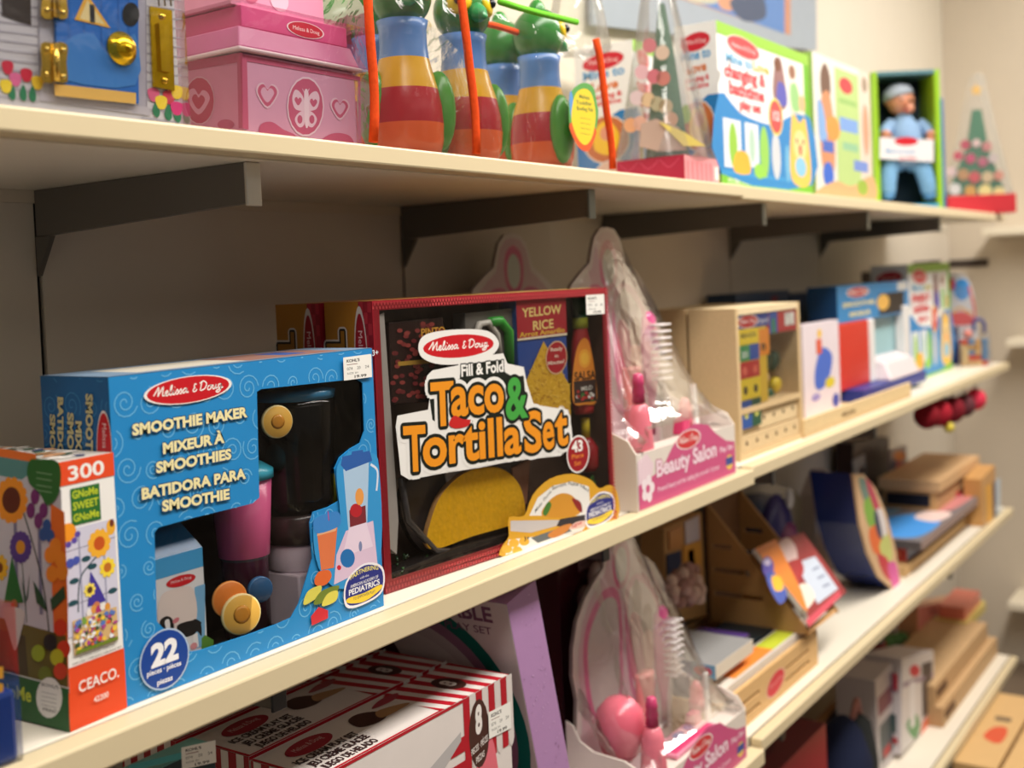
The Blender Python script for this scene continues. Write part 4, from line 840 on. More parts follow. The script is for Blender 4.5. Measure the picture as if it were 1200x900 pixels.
MB().hexa([(A2.x + wq * .475, -.30, zt_ + .028), (Bx - .052, -.30, zt_ + .028), (Bx - .052, -.236, zt_ + .028), (A2.x + wq * .475, -.236, zt_ + .028), (A2.x + wq * .5, -.28, zt_ + .07), (Bx - .06, -.28, zt_ + .07), (Bx - .06, -.236, zt_ + .085), (A2.x + wq * .5, -.236, zt_ + .085)], (222, 210, 214)).build('toaster', 'plastic', r, bevel=.004)
MB().box(A2.x + wq * .1, Bx, -.30, -.13, zt_, zt_ + .0275, (44, 58, 140)).build('base', 'card', r)
# dark blue boxes behind and far smoothie sets
for i, (x0, x1, y_, lab) in enumerate(((862, 925, -.09, 'dark blue box seen over the wood kits, left one of two against the wall'), (926, 978, -.085, 'dark blue box over the activity pad, right one of two against the wall'))):
    A = PY(x0, 345, y_); B = PY(x1, 345, y_); h = A.z - zb - .003; A.z = B.z = zb + .003
    r = thing('storage_box', A, lab, 'toy box', 'dark blue boxes at the wall'); k = carton(r, A, B, .07, h, (20, 52, 90), left=(16, 44, 76)); a = Art(k['front'], (k['W'], k['H'])); a.dot(.7 if i == 0 else .8, .93 if i == 0 else .8, .07, .03, (120, 30, 56)); a.build('print', 'print', r)
A = PY(981, 382, -.13); B = PY(1066, 380, -.13); z0 = hz + .0006
rB = thing('smoothie_set_box', Vector((A.x, -.255, z0)), 'small far blue smoothie set box lying on top of the red toaster toy', 'toy box')
hh = PY(982, 336, -.255).z - z0; A = Vector((PY(982, 380, -.255).x, -.255, z0)); B = Vector((PY(1066, 380, -.255).x, -.255, z0)); k = carton(rB, A, B, .07, hh, BL, left=(20, 70, 120))
a = Art(k['front'], (k['W'], k['H'])); a.rect(.54, .05, .92, .68, (36, 26, 26)); a.logo((.26, .8), (.39, .8), (.26, .93)); a.dot(.6, .42, .09, .24, (236, 186, 90)); a.text('SMOOTHIE', (.06, .42), (.48, .42), .12, Y_, .04); a.text('MIXEUR', (.14, .14), (.42, .14), .12, Y_, .04); a.rect(.82, .72, .98, .98, (222, 222, 220)); a.build('front_print', 'print', rB)
# far bathtime box
def bathbox(name, label, A, B, depth, h, z=None):
    r = thing(name, A, label, 'toy box'); k = carton(r, A, B, depth, h, (240, 240, 240), top=(190, 210, 120), left=(236, 236, 236))
    u = (k['W'], k['H']); a = Art(k['front'], u)
    a.rect(0, 0, 1, .075, (120, 190, 50)); a.text("IT'S TIME TO BATHE, CHANGE AND SNUGGLE!", (.06, .022), (.68, .022), .03, (236, 240, 226), .02)
    a.rect(0, .925, 1, 1, (150, 200, 70)); a.rect(.93, .55, 1, .925, (110, 180, 40))
    a.blob([(0, .075), (1, .075), (1, .55), (.72, .52), (.62, .45), (.45, .44), (.2, .47), (.0, .56)], (40, 134, 200), 3); a.rect(0, .075, 1, .4, (40, 134, 200)); a.rect(0, .075, 1, .1, (50, 150, 210))
    a.ell((.26, .89), (.42, .88), (.26, .95), (214, 70, 76), ring=(1.08, (240, 220, 220))); a.text('Melissa & Doug', (.14, .875), (.38, .875), .03, (240, 220, 220), 0)
    a.text('Mine to', (.08, .77), (.34, .77), .06, (110, 180, 220), .03); a.text('Love', (.35, .77), (.52, .77), .06, (200, 190, 70), .03)
    a.text('changing &', (.06, .68), (.48, .68), .08, (220, 70, 80), .04); a.text('bathtime', (.1, .58), (.46, .58), .08, (220, 70, 80), .04); a.text('play set', (.2, .5), (.42, .5), .06, (220, 70, 80), .04)
    a.rect(.03, .12, .2, .42, (226, 232, 238)); a.rect(.24, .14, .38, .42, (226, 232, 238)); a.dot(.12, .26, .04, .14, (150, 200, 70)); a.blob([(.12, .1), (.15, .22), (.26, .22), (.28, .1)], (240, 180, 60)); a.dot(.31, .28, .03, .11, (180, 210, 190)); a.dot(.44, .25, .05, .17, (150, 206, 90)); a.dot(.38, .12, .06, .05, (150, 210, 80)); a.dot(.57, .24, .05, .16, (206, 210, 216)); a.dot(.7, .2, .03, .13, (110, 180, 220))
    a.blob([(.74, .1), (.76, .5), (.8, .55), (.86, .5), (.94, .52), (.98, .1)], (244, 196, 90)); a.dot(.86, .34, .08, .11, (246, 216, 150)); a.dot(.86, .31, .02, .04, (220, 90, 80)); a.dot(.86, .19, .07, .07, (140, 200, 230)); a.dot(.82, .37, .012, .018, (70, 70, 80)); a.dot(.9, .37, .012, .018, (70, 70, 80))
    a.rect(.74, .56, .93, .9, (236, 230, 220)); a.blob([(.58, .6), (.56, .7), (.6, .88), (.66, .9), (.7, .76), (.72, .62), (.66, .56)], (150, 110, 110)); a.dot(.62, .86, .04, .05, (120, 74, 54)); a.blob([(.6, .6), (.62, .74), (.7, .72), (.71, .6)], (90, 90, 180)); a.blob([(.78, .58), (.76, .74), (.84, .76), (.88, .6)], (150, 200, 130)); a.dot(.79, .84, .04, .05, (150, 104, 80)); a.dot(.9, .64, .04, .06, (226, 180, 140))
    a.dot(.58, .5, .07, .11, (220, 80, 80), ring=(1.15, (240, 220, 110))); a.text('12', (.55, .48), (.62, .48), .06, (245, 230, 230), .03)
    a.build('front_print', 'print', r)
    L = Art(k['left'], (k['D'], k['H'])); L.rect(0, 0, 1, .56, (36, 120, 184)); L.rect(0, 0, 1, .07, (130, 186, 60)); L.blob([(0, .56), (0, .5), (.4, .5), (1, .62), (1, .7), (.5, .6)], (236, 236, 236))
    L.ell((.5, .89), (.85, .9), (.5, .945), (200, 30, 50)); L.text('Melissa & Doug', (.25, .88), (.75, .88), .03, (240, 220, 220), 0)
    L.text('Mine to', (.15, .78), (.85, .79), .06, (90, 160, 210), .03); L.text('Love', (.28, .70), (.74, .71), .06, (220, 120, 60), .03); L.text('changing &', (.22, .645), (.8, .655), .035, (214, 60, 70), .03); L.text('bathtime', (.26, .60), (.78, .61), .035, (214, 60, 70), .03)
    L.dot(.5, .38, .38, .15, (196, 110, 60), ring=(1.06, (236, 220, 200))); L.blob([(.3, .32), (.34, .46), (.55, .50), (.72, .4), (.6, .28)], (244, 196, 40)); L.dot(.52, .42, .12, .05, (226, 150, 120)); L.dot(.22, .46, .12, .06, (160, 190, 90))
    L.dot(.6, .12, .34, .12, (226, 190, 170), ring=(1.06, (220, 220, 220))); L.build('side_print', 'print', r); return r
A = PY(1068, 450, -.25); B = PY(1116, 433, -.25); h = PY(1066, 310, -.25).z - zb - .003; A.z = B.z = zb + .0034
bathbox('bathtime_set_box', 'far white and green bathtime play set box on the second shelf', A, B, .1, h)
# far blister card and bag, turned towards the aisle
z_ = zb + .0034; vu = Vector((.5645, -.8243, 0)).normalized()
f = Fr((3.735, -.245, 0), vu, (0, 0, 1)); c0 = f.px(1129, 400)[0]; w_ = .088; h = f.px(1125, 320)[1] - z_; f = Fr(f.at(c0 - w_ / 2, z_), vu, (0, 0, 1))
r = thing('blister_toy', f.at(0, 0), 'rounded blister toy card with blue top and red middle at the far shelf end', 'toy')
out = smooth([(0, 0), (w_, 0), (w_ * 1.02, h * .3), (w_ * .95, h * .7), (w_ * .7, h * .95), (w_ * .3, h), (0, h * .9)], 4, True); out = [(a_, max(b_, 0)) for a_, b_ in out]; MB().prism(f, out, -.004, 0, (214, 214, 218)).build('card', 'card', r)
a = Art(f, (w_, h)); a.rect(.02, 0, .35, .42, (36, 44, 90)); a.dot(.5, .82, .3, .12, (70, 150, 220)); a.dot(.15, .88, .12, .07, (200, 60, 90)); a.blob([(.1, .44), (.1, .55), (.5, .58), (.85, .52), (.9, .44)], (220, 70, 70)); a.line([(.1, .56), (.4, .62), (.85, .55)], .006, (240, 180, 60), True); a.line([(.75, .85), (.9, .65), (.95, .45)], .008, (214, 80, 60), True); a.dot(.2, .3, .1, .05, (120, 130, 160)); a.build('card_print', 'print', r)
MB().prism(f, [(p[0] * .85 + w_ * .07, p[1] * .5 + h * .35) for p in out], .002, .012, (255, 255, 255)).build('blister', 'blister', r)
f = Fr((3.715, -.325, 0), vu, (0, 0, 1)); c0 = f.px(1143, 400)[0]; w_ = .092; h = f.px(1150, 376)[1] - z_; f = Fr(f.at(c0 - w_ / 2, z_), vu, (0, 0, 1))
r = thing('bag_of_blocks', f.at(w_ / 2, 0), 'small clear bag of wooden blocks with blue loop handle at the far shelf end', 'toy bag'); rb = random.Random(2); b = MB()
for i in range(20):
    x = .006 + .020 * (i % 4); z = .001 + .0165 * (i // 4); b.fbox(f, x, x + .017, z, z + .0155, -.02, -.002 + .003 * (i % 3), rb.choice([(222, 190, 140), (226, 200, 150), (210, 90, 70), (214, 170, 110), (110, 150, 190)]))
b.build('blocks', 'wood', r, kind='stuff')
MB().prism(f, [(0, 0), (w_, 0), (w_ * .95, h * .75), (w_ * .15, h * .8)], -.024, .006, (255, 255, 255)).build('clear_bag', 'bagfilm', r)
MB().tube(smooth([tuple(f.at(w_ * x, h * z, -.01)) for x, z in ((.5, .78), (.52, .98), (.7, 1.04), (.86, .92), (.84, .72))], 4), .005, (44, 60, 130)).build('handle', 'plastic', r)
MB().ball(f.at(w_ * .28, h * .72, -.006), .014, (224, 140, 130)).build('pink_block', 'plastic', r)

# ================================================================ top shelf
zt = ZT + .0004; YT = -.345
def pxh(x, y, yy): return PY(x, y, yy).z
# ---- locks board
A = PY(-60, 110, YT); B = PY(212, 142, YT); A.z = B.z = zt; r = thing('locks_board', A, 'shrink wrapped wooden locks board with blue door, gold hinges and knob', 'toy')
h = .30; W = B.x - A.x; GW = (206, 204, 212)
MB().box(A.x, B.x, YT, YT + .02, zt, zt + h, GW).build('board', 'wood', r, bevel=.001)
f = Fr((0, YT, 0), (1, 0, 0), (0, 0, 1)); a = Art(f)
for i in range(14):
    y = 8 + i * 11 - 14
    a.line([(-20, y - 4), (44, y + 4)], .0007, (166, 162, 178)); 
    a.line([(165, y + 1), (212, y + 7)], .0007, (166, 162, 178))
a.poly([(44, -40), (58, -40), (60, 112), (45, 108)], (190, 188, 200)); a.poly([(159, -40), (170, -40), (172, 130), (161, 124)], (176, 172, 186)); a.line([(170, -40), (171, 130)], .0007, (130, 124, 140)); a.line([(44, -40), (46, 110)], .0007, (140, 134, 150))
a.poly([(46, 108), (174, 126), (176, 136), (46, 118)], (190, 186, 198))
a.poly([(0, -30), (35, -30), (36, 30), (2, 18)], (60, 52, 50))
def tulip(a, x, y, c): a.blob([(x - 7, y - 6), (x, y - 9), (x + 7, y - 5), (x + 5, y + 6), (x - 3, y + 6)], c, 3)
for x, y in ((14, 112), (27, 113), (38, 114), (183, 132), (197, 136), (208, 138)): a.blob([(x - 5, y - 2), (x, y - 14), (x + 4, y), (x, y + 6)], (50, 126, 90), 3)
for x, y, c in ((8, 80, (206, 50, 76)), (17, 94, (226, 110, 160)), (30, 89, (206, 44, 70)), (6, 102, (244, 216, 60)), (43, 98, (244, 206, 60)), (179, 112, (220, 100, 140)), (197, 115, (206, 60, 80)), (188, 121, (246, 216, 60)), (206, 109, (240, 206, 60)), (206, 128, (220, 60, 130))): tulip(a, x, y, c)
a.build('siding_print', 'print', r)
fd = f.off(.0012); P = [f.px(*q) for q in [(60, -60), (158, -60), (159, 122), (64, 104)]]
d = MB(); d.prism(f, P, .0008, .004, (44, 110, 196)); door = d.build('door', 'wood', r)
a = Art(f.off(.004)); 
for x in (80, 98, 118, 138, 150): a.line([(x, -40), (x + 1, 100)], .0005, (30, 84, 160))
a.poly([(63, 98), (159, 109), (159, 122), (64, 112)], (236, 190, 100)); a.blob([(70, 60), (86, 42), (110, 40), (122, 60), (140, 60), (158, 40), (158, 100), (70, 92)], (66, 132, 208), 3)
a.poly([(87, 23), (101, -8), (129, 33)], (236, 178, 60)); a.poly([(93, 22), (102, 0), (123, 29)], (236, 214, 150)); a.text('1', (105, 25), (111, 26), 20, (30, 30, 36), .05); a.dot(153, 17, 10, 14, (24, 26, 30)); a.build('door_print', 'print', door)
ORG[door] = ORG[r]
for i, (y0, y1) in enumerate(((-28, 22), (52, 97))):
    m_ = MB()
    for x0, x1 in ((44, 58), (60, 74)): m_.prism(f, [f.px(*q) for q in smooth([(x0, y0), (x1, y0 + 2), (x1 - 1, (y0 + y1) / 2), (x1, y1), (x0, y1 - 2), (x0 + 1, (y0 + y1) / 2)], 3, True)], .0042, .0055, (226, 188, 80))
    m_.tube([f.at(*f.px(59, y0), .0065), f.at(*f.px(60, y1), .0065)], .0028, (230, 192, 90)); hn = m_.build('hinge', 'gold', r)
    for q in ((50, y0 + 7), (69, y0 + 8), (50, y1 - 9), (69, y1 - 6)): s_ = MB().lathe(f.at(*f.px(*q), .0055), [(.0022, 0), (.002, .001), (.0005, .0014)], (236, 206, 110), 10, axis=(0, -1, 0)).build('screw', 'gold', hn)
kn = MB().lathe(f.at(*f.px(138, 58), .004), [(.0135, 0), (.0135, .002), (.010, .003), (.009, .008), (.005, .009), (.004, .0095)], (236, 196, 40), 26, axis=(0, -1, 0)).build('door_knob', 'gold', r)
MB().lathe(f.at(*f.px(139.5, 59), .0135), [(.004, 0), (.004, .0006)], (190, 150, 30), 16, axis=(0, -1, 0)).build('keyhole', 'gold', kn)
lp = MB().prism(f, [f.px(*q) for q in [(174, 8), (199, 13), (202, 107), (178, 102)]], .0008, .003, (232, 192, 30)).build('latch_plate', 'gold', r)
MB().prism(f, [f.px(*q) for q in [(181, 28), (193, 31), (195, 86), (184, 84)]], .0032, .006, (240, 200, 50)).build('sliding_bolt', 'gold', lp)
for q in ((187, 20), (190, 95)): MB().lathe(f.at(*f.px(*q), .003), [(.003, 0), (.0028, .0012), (.0005, .0018)], (220, 180, 60), 12, axis=(0, -1, 0)).build('screw', 'gold', lp)
m_ = MB(); 
for x in (183, 190, 197): m_.tube([f.at(*f.px(x, 8), .004), f.at(*f.px(x - 3, -20), .004)], .0008, (150, 140, 120), 5)
m_.build('chain', 'metal', lp)
MB().box(A.x, B.x + .001, YT - .011, YT + .021, zt, zt + h + .002, (255, 255, 255)).build('shrink_film', 'film', r)

# ---- pink tin
A = PY(285, 150, YT); B = PY(422, 160, YT); A.z = B.z = zt; D = .115
r = thing('pink_tin', A, 'pink metal tin with hearts and butterfly print, between locks board and parrots', 'tin')
zb1 = pxh(285, 60, YT); PK1, PK2 = (216, 158, 186), (196, 92, 124)
x0, x1 = A.x, B.x
MB().box(x0 + .001, x1 - .001, YT + .001, YT + D, zt, zb1, [PK1, PK1, PK1, PK1, PK1, (200, 120, 150)]).build('body', 'card', r, bevel=.004)
lid = MB()
z2 = pxh(285, 55, YT); z3_ = pxh(290, 30, YT); z4_ = pxh(298, 6, YT)
lid.hexa([(x0 - .004, YT - .004, zb1), (x1 + .004, YT - .004, zb1), (x1 + .004, YT + D + .004, zb1), (x0 - .004, YT + D + .004, zb1), (x0 - .004, YT - .004, z2), (x1 + .004, YT - .004, z2), (x1 + .004, YT + D + .004, z2), (x0 - .004, YT + D + .004, z2)], (232, 206, 212))
lid.hexa([(x0 - .002, YT - .002, z2), (x1 + .002, YT - .002, z2), (x1 + .002, YT + D + .002, z2), (x0 - .002, YT + D + .002, z2), (x0 + .004, YT + .004, z3_), (x1 - .004, YT + .004, z3_), (x1 - .004, YT + D - .004, z3_), (x0 + .004, YT + D - .004, z3_)], (206, 112, 156))
lid.build('lid', 'card', r, bevel=.0015)
MB().box(x0 + .010, x1 - .006, YT + .006, YT + D - .006, z3_ + .0002, z4_, [(180, 60, 100)] + [(206, 80, 130)] * 5).build('top_pad', 'card', r, bevel=.001)
f = Fr((0, YT + .001, 0), (1, 0, 0), (0, 0, 1)); a = Art(f)
a.poly([(285, 64), (421, 90), (421, 95), (285, 71)], PK2); a.poly([(281, 62), (289, 66), (291, 152), (284, 150)], PK2); a.poly([(419, 90), (422, 90), (423, 168), (420, 168)], PK2)
def heart(a, x, y, s_, c, asp=1.25):
    a.blob([(x, y + s_ * asp), (x - s_ * .9, y), (x - s_ * .8, y - s_ * asp * .6), (x - s_ * .35, y - s_ * asp * .75), (x, y - s_ * asp * .35), (x + s_ * .35, y - s_ * asp * .65), (x + s_ * .8, y - s_ * asp * .45), (x + s_ * .9, y + .1 * s_)], c, 4)
for x, y, s_ in ((313, 110, 12), (398, 126, 10)): heart(a, x, y, s_ + 2, (226, 190, 206)); heart(a, x, y, s_, PK2); heart(a, x, y, s_ * .68, (220, 170, 194))
a.dot(358, 125, 20, 33, PK2, ring=(1.07, (230, 200, 214)))
for sx_ in (-1, 1):
    a.blob([(358, 128), (358 + 4 * sx_, 112), (358 + 12 * sx_, 106 + sx_), (358 + 16 * sx_, 115), (358 + 13 * sx_, 127), (358 + 5 * sx_, 130)], (230, 196, 212), 4); a.blob([(358, 130), (358 + 8 * sx_, 132), (358 + 13 * sx_, 140), (358 + 8 * sx_, 149), (358 + 2 * sx_, 146)], (230, 196, 212), 4)
    heart(a, 358 + 9 * sx_, 119 + sx_, 4.5, PK2); a.dot(358 + 7 * sx_, 140, 3, 5, PK2); a.line([(358, 112), (358 + 4 * sx_, 104)], .0007, (230, 196, 212))
a.blob([(356, 108), (361, 109), (361, 146), (357, 146)], (236, 210, 222), 3)
a.blob([(302, 160), (305, 146), (318, 143), (332, 152), (345, 158), (345, 165), (302, 165)], PK2, 4); a.blob([(372, 168), (385, 158), (398, 156), (410, 160), (412, 170), (380, 172)], PK2, 4)
a.build('front_print', 'print', r)
fl = Fr((x0 + .001, YT + D, 0), (0, -1, 0), (0, 0, 1)); a = Art(fl)
a.poly([(205, 74), (284, 62), (284, 72), (205, 86)], (176, 70, 104)); a.dot(234, 118, 17, 27, (176, 50, 84), ring=(1.06, (206, 150, 170))); heart(a, 233, 117, 14, (206, 134, 160)); heart(a, 233, 118, 8, (176, 44, 78)); a.poly([(278, 62), (284, 62), (285, 150), (280, 150)], (176, 70, 104)); a.dot(265, 146, 10, 6, (176, 70, 104)); a.build('side_print', 'print', r)
fq_ = Fr((0, YT + .006, 0), (1, 0, 0), (0, 0, 1)); a = Art(fq_, lift=.0004); a.ell((358, 35.5), (378, 40), (358, 27), (190, 40, 60), ring=(1.08, (230, 200, 206))); a.text('Melissa & Doug', (343, 34), (374, 41), 5, (236, 214, 214), 0); a.build('lid_label', 'print', r)
p0 = Vector((x0 + .004, YT + .012, z4_ + .0005)); r2 = thing('pink_pad', p0, 'pink butterfly print box lying on the pink tin, cut by the top of the photo', 'box')
carton(r2, p0, p0 + Vector((.12, 0, 0)), .09, .028, (226, 150, 180), name='box'); a = Art(Fr(p0, (1, 0, 0), (0, 0, 1)), (.12, .028)); a.dot(.2, .5, .08, .35, PK2); a.dot(.5, .5, .1, .4, (240, 190, 210)); a.build('print', 'print', r2)
MB().box(x0 - .006, x1 + .005, YT - .0065, YT + D + .006, zt, z4_ + .0004, (255, 255, 255)).build('shrink_film', 'film', r)

# ---- parrot bowling pins in clear bags
GR, BLU, YEL, RED, ORA = (52, 120, 52), (92, 136, 200), (226, 170, 36), (176, 24, 40), (222, 92, 36)
def parrot(px, y, label, yaw=0.6, s=1.0, zb_=zt, fat=1.10):
    o = PY(px, 175, y); o.z = zb_
    r = thing('parrot_pin', o, label, 'stuffed toy'); Z = lambda v: zb_ + v * s
    prof = [(.026, 0), (.033, .003), (.037, .018), (.0385, .036), (.0375, .055), (.034, .074), (.029, .092), (.0255, .108), (.024, .122), (.024, .140), (.026, .150)]
    bands = [ORA, ORA, ORA, RED, RED, YEL, YEL, BLU, BLU, BLU, BLU]
    prof = [(a_ * s * fat, b_ * s, c_) for (a_, b_), c_ in zip(prof, bands)]
    MB().lathe(o, prof, BLU, 26).build('body', 'plastic', r)
    hc = o + Vector((0, 0, .178 * s)); m_ = MB().ball(hc, .034 * s, GR, 1, 1, 1.05, 20, 12); m_.ball(hc + Vector((.006, .004, .030)) * s, .012 * s, (60, 140, 60), 1, 1, 1.6); m_.build('head', 'plastic', r)
    d = Vector((math.cos(yaw), -math.sin(yaw), 0)); n_ = Vector((-d.y, d.x, 0))
    for sg in (-1, 1):
        e = hc + (d * .75 + n_ * sg * .62).normalized() * .0325 * s + Vector((0, 0, .006 * s)); ee = (e - hc).normalized()
        ob = MB().lathe(e - ee * .003, [(.015 * s, 0), (.013 * s, .004 * s), (.008 * s, .0065 * s), (.001, .0075 * s)], (232, 196, 40), 16, axis=ee).build('eye', 'plastic', r)
        MB().ball(e + ee * .0042 * s, .0055 * s, (24, 24, 40)).build('pupil', 'plastic', ob)
    bk = hc + d * .036 * s - Vector((0, 0, .006 * s)); MB().lathe(bk - d * .006, [(.012 * s, 0), (.010 * s, .008 * s), (.004 * s, .018 * s), (.0008, .022 * s)], (60, 150, 90), 12, axis=d + Vector((0, 0, -.5))).build('beak', 'plastic', r)
    for sg in (-1, 1):
        cpt = o + n_ * sg * .037 * s + Vector((0, 0, .052 * s)) + d * .004
        MB().ball(cpt, .04 * s, (74, 150, 50), .22 + .34 * abs(n_.y), .22 + .34 * abs(n_.x), 1.12).build('wing', 'plastic', r)
    return r
# left bag: five pins; right bag: two pins turned to the right
par = [(400, -.165, 'stuffed parrot pin at the back beside the pink tin, yellow eyes showing', .4), (446, -.232, 'shaded stuffed parrot pin behind the left orange piping of the bag', .5),
       (478, -.312, 'stuffed parrot pin second from the left at the front, green wing on its right', 2.2), (548, -.314, 'largest stuffed parrot pin at the front, crossed by orange piping', 1.9)]
par2 = [(592, -.235, 'stuffed parrot pin half hidden right of the largest parrot', .7), (636, -.308, 'stuffed parrot pin at the right showing its eye in profile, in clear bag', .35)]
for px, y, lab, yw in par + par2: parrot(px, y, lab, yw)
def bag(pl, pr, label, y0=YT - .020, y1=-.20, hh=.235, sag=.2, sides=2):
    a0 = PY(pl, 175, y0); b0 = PY(pr, 195, y0); o = Vector((a0.x, y0, zt)); r = thing('clear_bag', o, label, 'bag', 'clear bags with orange piping'); W_ = b0.x - a0.x
    K, N = 12, 14; V = []; F_ = []; rr_ = random.Random(int(pl)); 
    for j in range(K + 1):
        t = j / K; z = zt + .0004 + hh * t; pinch = 1 - sag * max(0, t - .55) / .45
        for i in range(N + 1):
            u_ = i / N; wob = rr_.uniform(-.003, .003) if 0 < i < N and 0 < j < K else 0
            V.append((a0.x + W_ / 2 + W_ * (u_ - .5) * (1 - .12 * t), y0 * pinch + (y0 + (y1 - y0) * .5) * (1 - pinch) + wob, z))
    for j in range(K):
        for i in range(N): k_ = j * (N + 1) + i; F_.append((k_, k_ + 1, k_ + N + 2, k_ + N + 1))
    m_ = MB(); m_.add(V, F_, (255, 255, 255), True)
    xr = lambda t: a0.x + W_ / 2 + W_ * .5 * (1 - .12 * t); xl = lambda t: a0.x + W_ / 2 - W_ * .5 * (1 - .12 * t)
    m_.add([(xr(0), y0, zt), (xr(0), y1, zt), (xr(1), y1 * .5 + y0 * .5, zt + hh), (xr(.5), y0, zt + hh * .55)], [(0, 1, 2, 3)], (255, 255, 255))
    m_.add([(xl(0), y0, zt), (xl(0), y1, zt), (xl(1), y1 * .5 + y0 * .5, zt + hh), (xl(.5), y0, zt + hh * .55)], [(0, 1, 2, 3)], (255, 255, 255))
    m_.build('clear_film', 'bagfilm', r)
    for x_ in (xl, xr)[2 - sides:]:
        pts = [(x_(t) + .003 * math.sin(t * 9), y0 * (1 - sag * max(0, t - .55) / .45) - .001 + (y0 + (y1 - y0) * .5) * (sag * max(0, t - .55) / .45), zt + .004 + hh * t) for t in [k_ / 10 for k_ in range(11)]]
        MB().tube(pts, .0048, (226, 78, 30), 8).build('orange_piping', 'fabric', r)
    MB().tube([(xl(1), y0 * .85, zt + hh), ((xl(1) + xr(1)) / 2, y0 * .8, zt + hh + .01), (xr(1), y0 * .85, zt + hh)], .004, (226, 78, 30), 8).build('orange_piping', 'fabric', r)
    return r
bag(437, 558, 'left clear bag with orange piping holding the stuffed parrot pins')
br_ = bag(563, 717, 'right clear bag with orange piping and oval yellow label', hh=.172, sag=.10, sides=1)
f = Fr((0, YT - .024, 0), (1, 0, 0), (0, 0, 1)); m_ = Art(f, lift=.0); 
for P, c in (([(667, 118), (672, 104), (684, 97), (695, 102), (699, 118), (701, 134), (697, 160), (688, 176), (678, 172), (668, 150)], (90, 160, 80)), ([(667, 118), (669, 106), (672, 120), (670, 140)], (90, 150, 210)), ([(668, 144), (698, 150), (692, 174), (684, 177), (675, 168)], (220, 90, 40)), ([(671, 122), (676, 108), (686, 104), (694, 112), (698, 136), (694, 160), (686, 170), (677, 162), (670, 142)], (238, 206, 50))): m_.blob(P, c, 4)
for t_, x, x2, y in (('Melissa', 679, 691, 115), ('Toddler', 675, 694, 122), ('Bowling Pals', 676, 695, 129)): m_.text(t_, (x, y), (x2, y + 2), 5, (60, 100, 60), .02)
for y in (138, 144, 150, 156): m_.line([(680, y), (692, y + 2)], .0006, (110, 110, 60))
m_.build('oval_label', 'print', br_)
tg = MB(); tg.tube([f.at(*f.px(586, 2), .0), f.at(*f.px(612, 6), -.01), f.at(*f.px(640, 14), -.01), f.at(*f.px(676, 26), .0)], .004, (120, 210, 60)); tg.single('green_ribbon', 'fabric', 'bright green ribbon lying over the parrot bags at the top of the photo', 'ribbon')

# ---- tree shaped play set packs
def cone_pack(bl, bc, br_px, topy, apex, label, base_c, art=True, y=YT, zb_=zt, scale=1):
    C = PY(bc[0], bc[1], y); C.z = zb_; Bp = PY(br_px[0], br_px[1], y); L = PX(bl[0], bl[1], C.x); D_ = abs(L.y - y); W_ = Bp.x - C.x; h_ = PY(bc[0], topy, y).z - zb_
    r = thing('tree_pack', C, label, 'toy set'); k = carton(r, C, C + Vector((W_, 0, 0)), D_, h_, base_c[0], left=base_c[1], name='base_box')
    if art:
        a = Art(k['front'], (W_, h_)); 
        for i in range(6): a.rect(.06 + i * .13, .1, .12 + i * .13, .8, (226, 120, 130))
        a.rect(.86, .2, .98, .7, (236, 230, 226)); a.build('front_print', 'print', r)
        a = Art(k['left'], (D_, h_))
        for i in range(3): a.line([(.05 + i * .3, .9), (.18 + i * .3, .6), (.33 + i * .3, .9)], .0008, (216, 90, 120), True)
        a.build('side_print', 'print', r)
    ap = PY(apex[0], apex[1], y + D_ / 2); c = C + Vector((W_ / 2, D_ / 2, 0)); H_ = ap.z - zb_
    m_ = MB(); zz = zb_ + h_ + .0004; e = .012
    def ring_(t): s_ = (1 - t) ** 1.15; return [(c.x + (ap.x - c.x) * t + sx * (W_ / 2 * s_ + e * t), c.y + sy * (D_ / 2 * s_ + e * t), zz + (zb_ + H_ - zz) * t) for sx, sy in ((-1, -1), (-.2, -1.1), (1, -1), (1, 1), (-1, 1), (-1.12, 0))]
    R_ = [ring_(t) for t in (0, .15, .35, .55, .75, .95)]; V = [v for q in R_ for v in q]; F_ = []
    for j in range(5):
        for i in range(6): F_.append((j * 6 + i, j * 6 + (i + 1) % 6, (j + 1) * 6 + (i + 1) % 6, (j + 1) * 6 + i))
    m_.add(V, F_, (255, 255, 255), True); m_.build('clear_cone', 'conefilm', r)
    return r, c, D_, W_, h_, ap
r, c, D_, W_, h_, ap = cone_pack((722, 190), (803, 210), (843, 213), 181, (768, -60), 'pink based clear tree pack with round wooden discs, between parrot bags and bathtime box', ((226, 150, 156), (166, 28, 60)))
m_ = MB(); m_.lathe((c.x, c.y, zt + h_ + .001), [(D_ * .30, 0), (D_ * .22, .08), (D_ * .15, .16), (D_ * .04, .25)], (66, 96, 74), 16, sy=1.0); m_.build('green_tree', 'fabric', r)
u_ = Vector((.50, -.866, 0)); fd = Fr(c + Vector((-.045, -.028, 0)), u_, (-.12 * .866, -.12 * -.5 + .06, 1))
for i, (x, y, cc) in enumerate(((761, 54, (196, 120, 126)), (776, 62, (206, 180, 160)), (752, 85, (214, 170, 176)), (766, 90, (196, 110, 120)), (777, 92, (190, 120, 110)), (746, 115, (206, 184, 186)), (759, 117, (206, 176, 140)), (770, 122, (170, 160, 130)), (780, 125, (190, 166, 130)), (739, 147, (206, 150, 110)), (750, 145, (206, 160, 140)), (786, 140, (196, 150, 120)))):
    a_, b_ = fd.px(x, y); P = [(a_ + .011 * math.cos(k_ * .449), b_ + .0115 * math.sin(k_ * .449)) for k_ in range(14)]
    MB().prism(fd, P, 0, .004, cc, (236, 226, 214)).build('wooden_disc', 'plastic', r)
P = [fd.px(*q) for q in [(749, 172), (751, 146), (768, 140), (795, 150), (804, 176), (770, 178)]]; MB().prism(fd, P, .006, .012, (176, 150, 136)).build('brown_card', 'card', r)
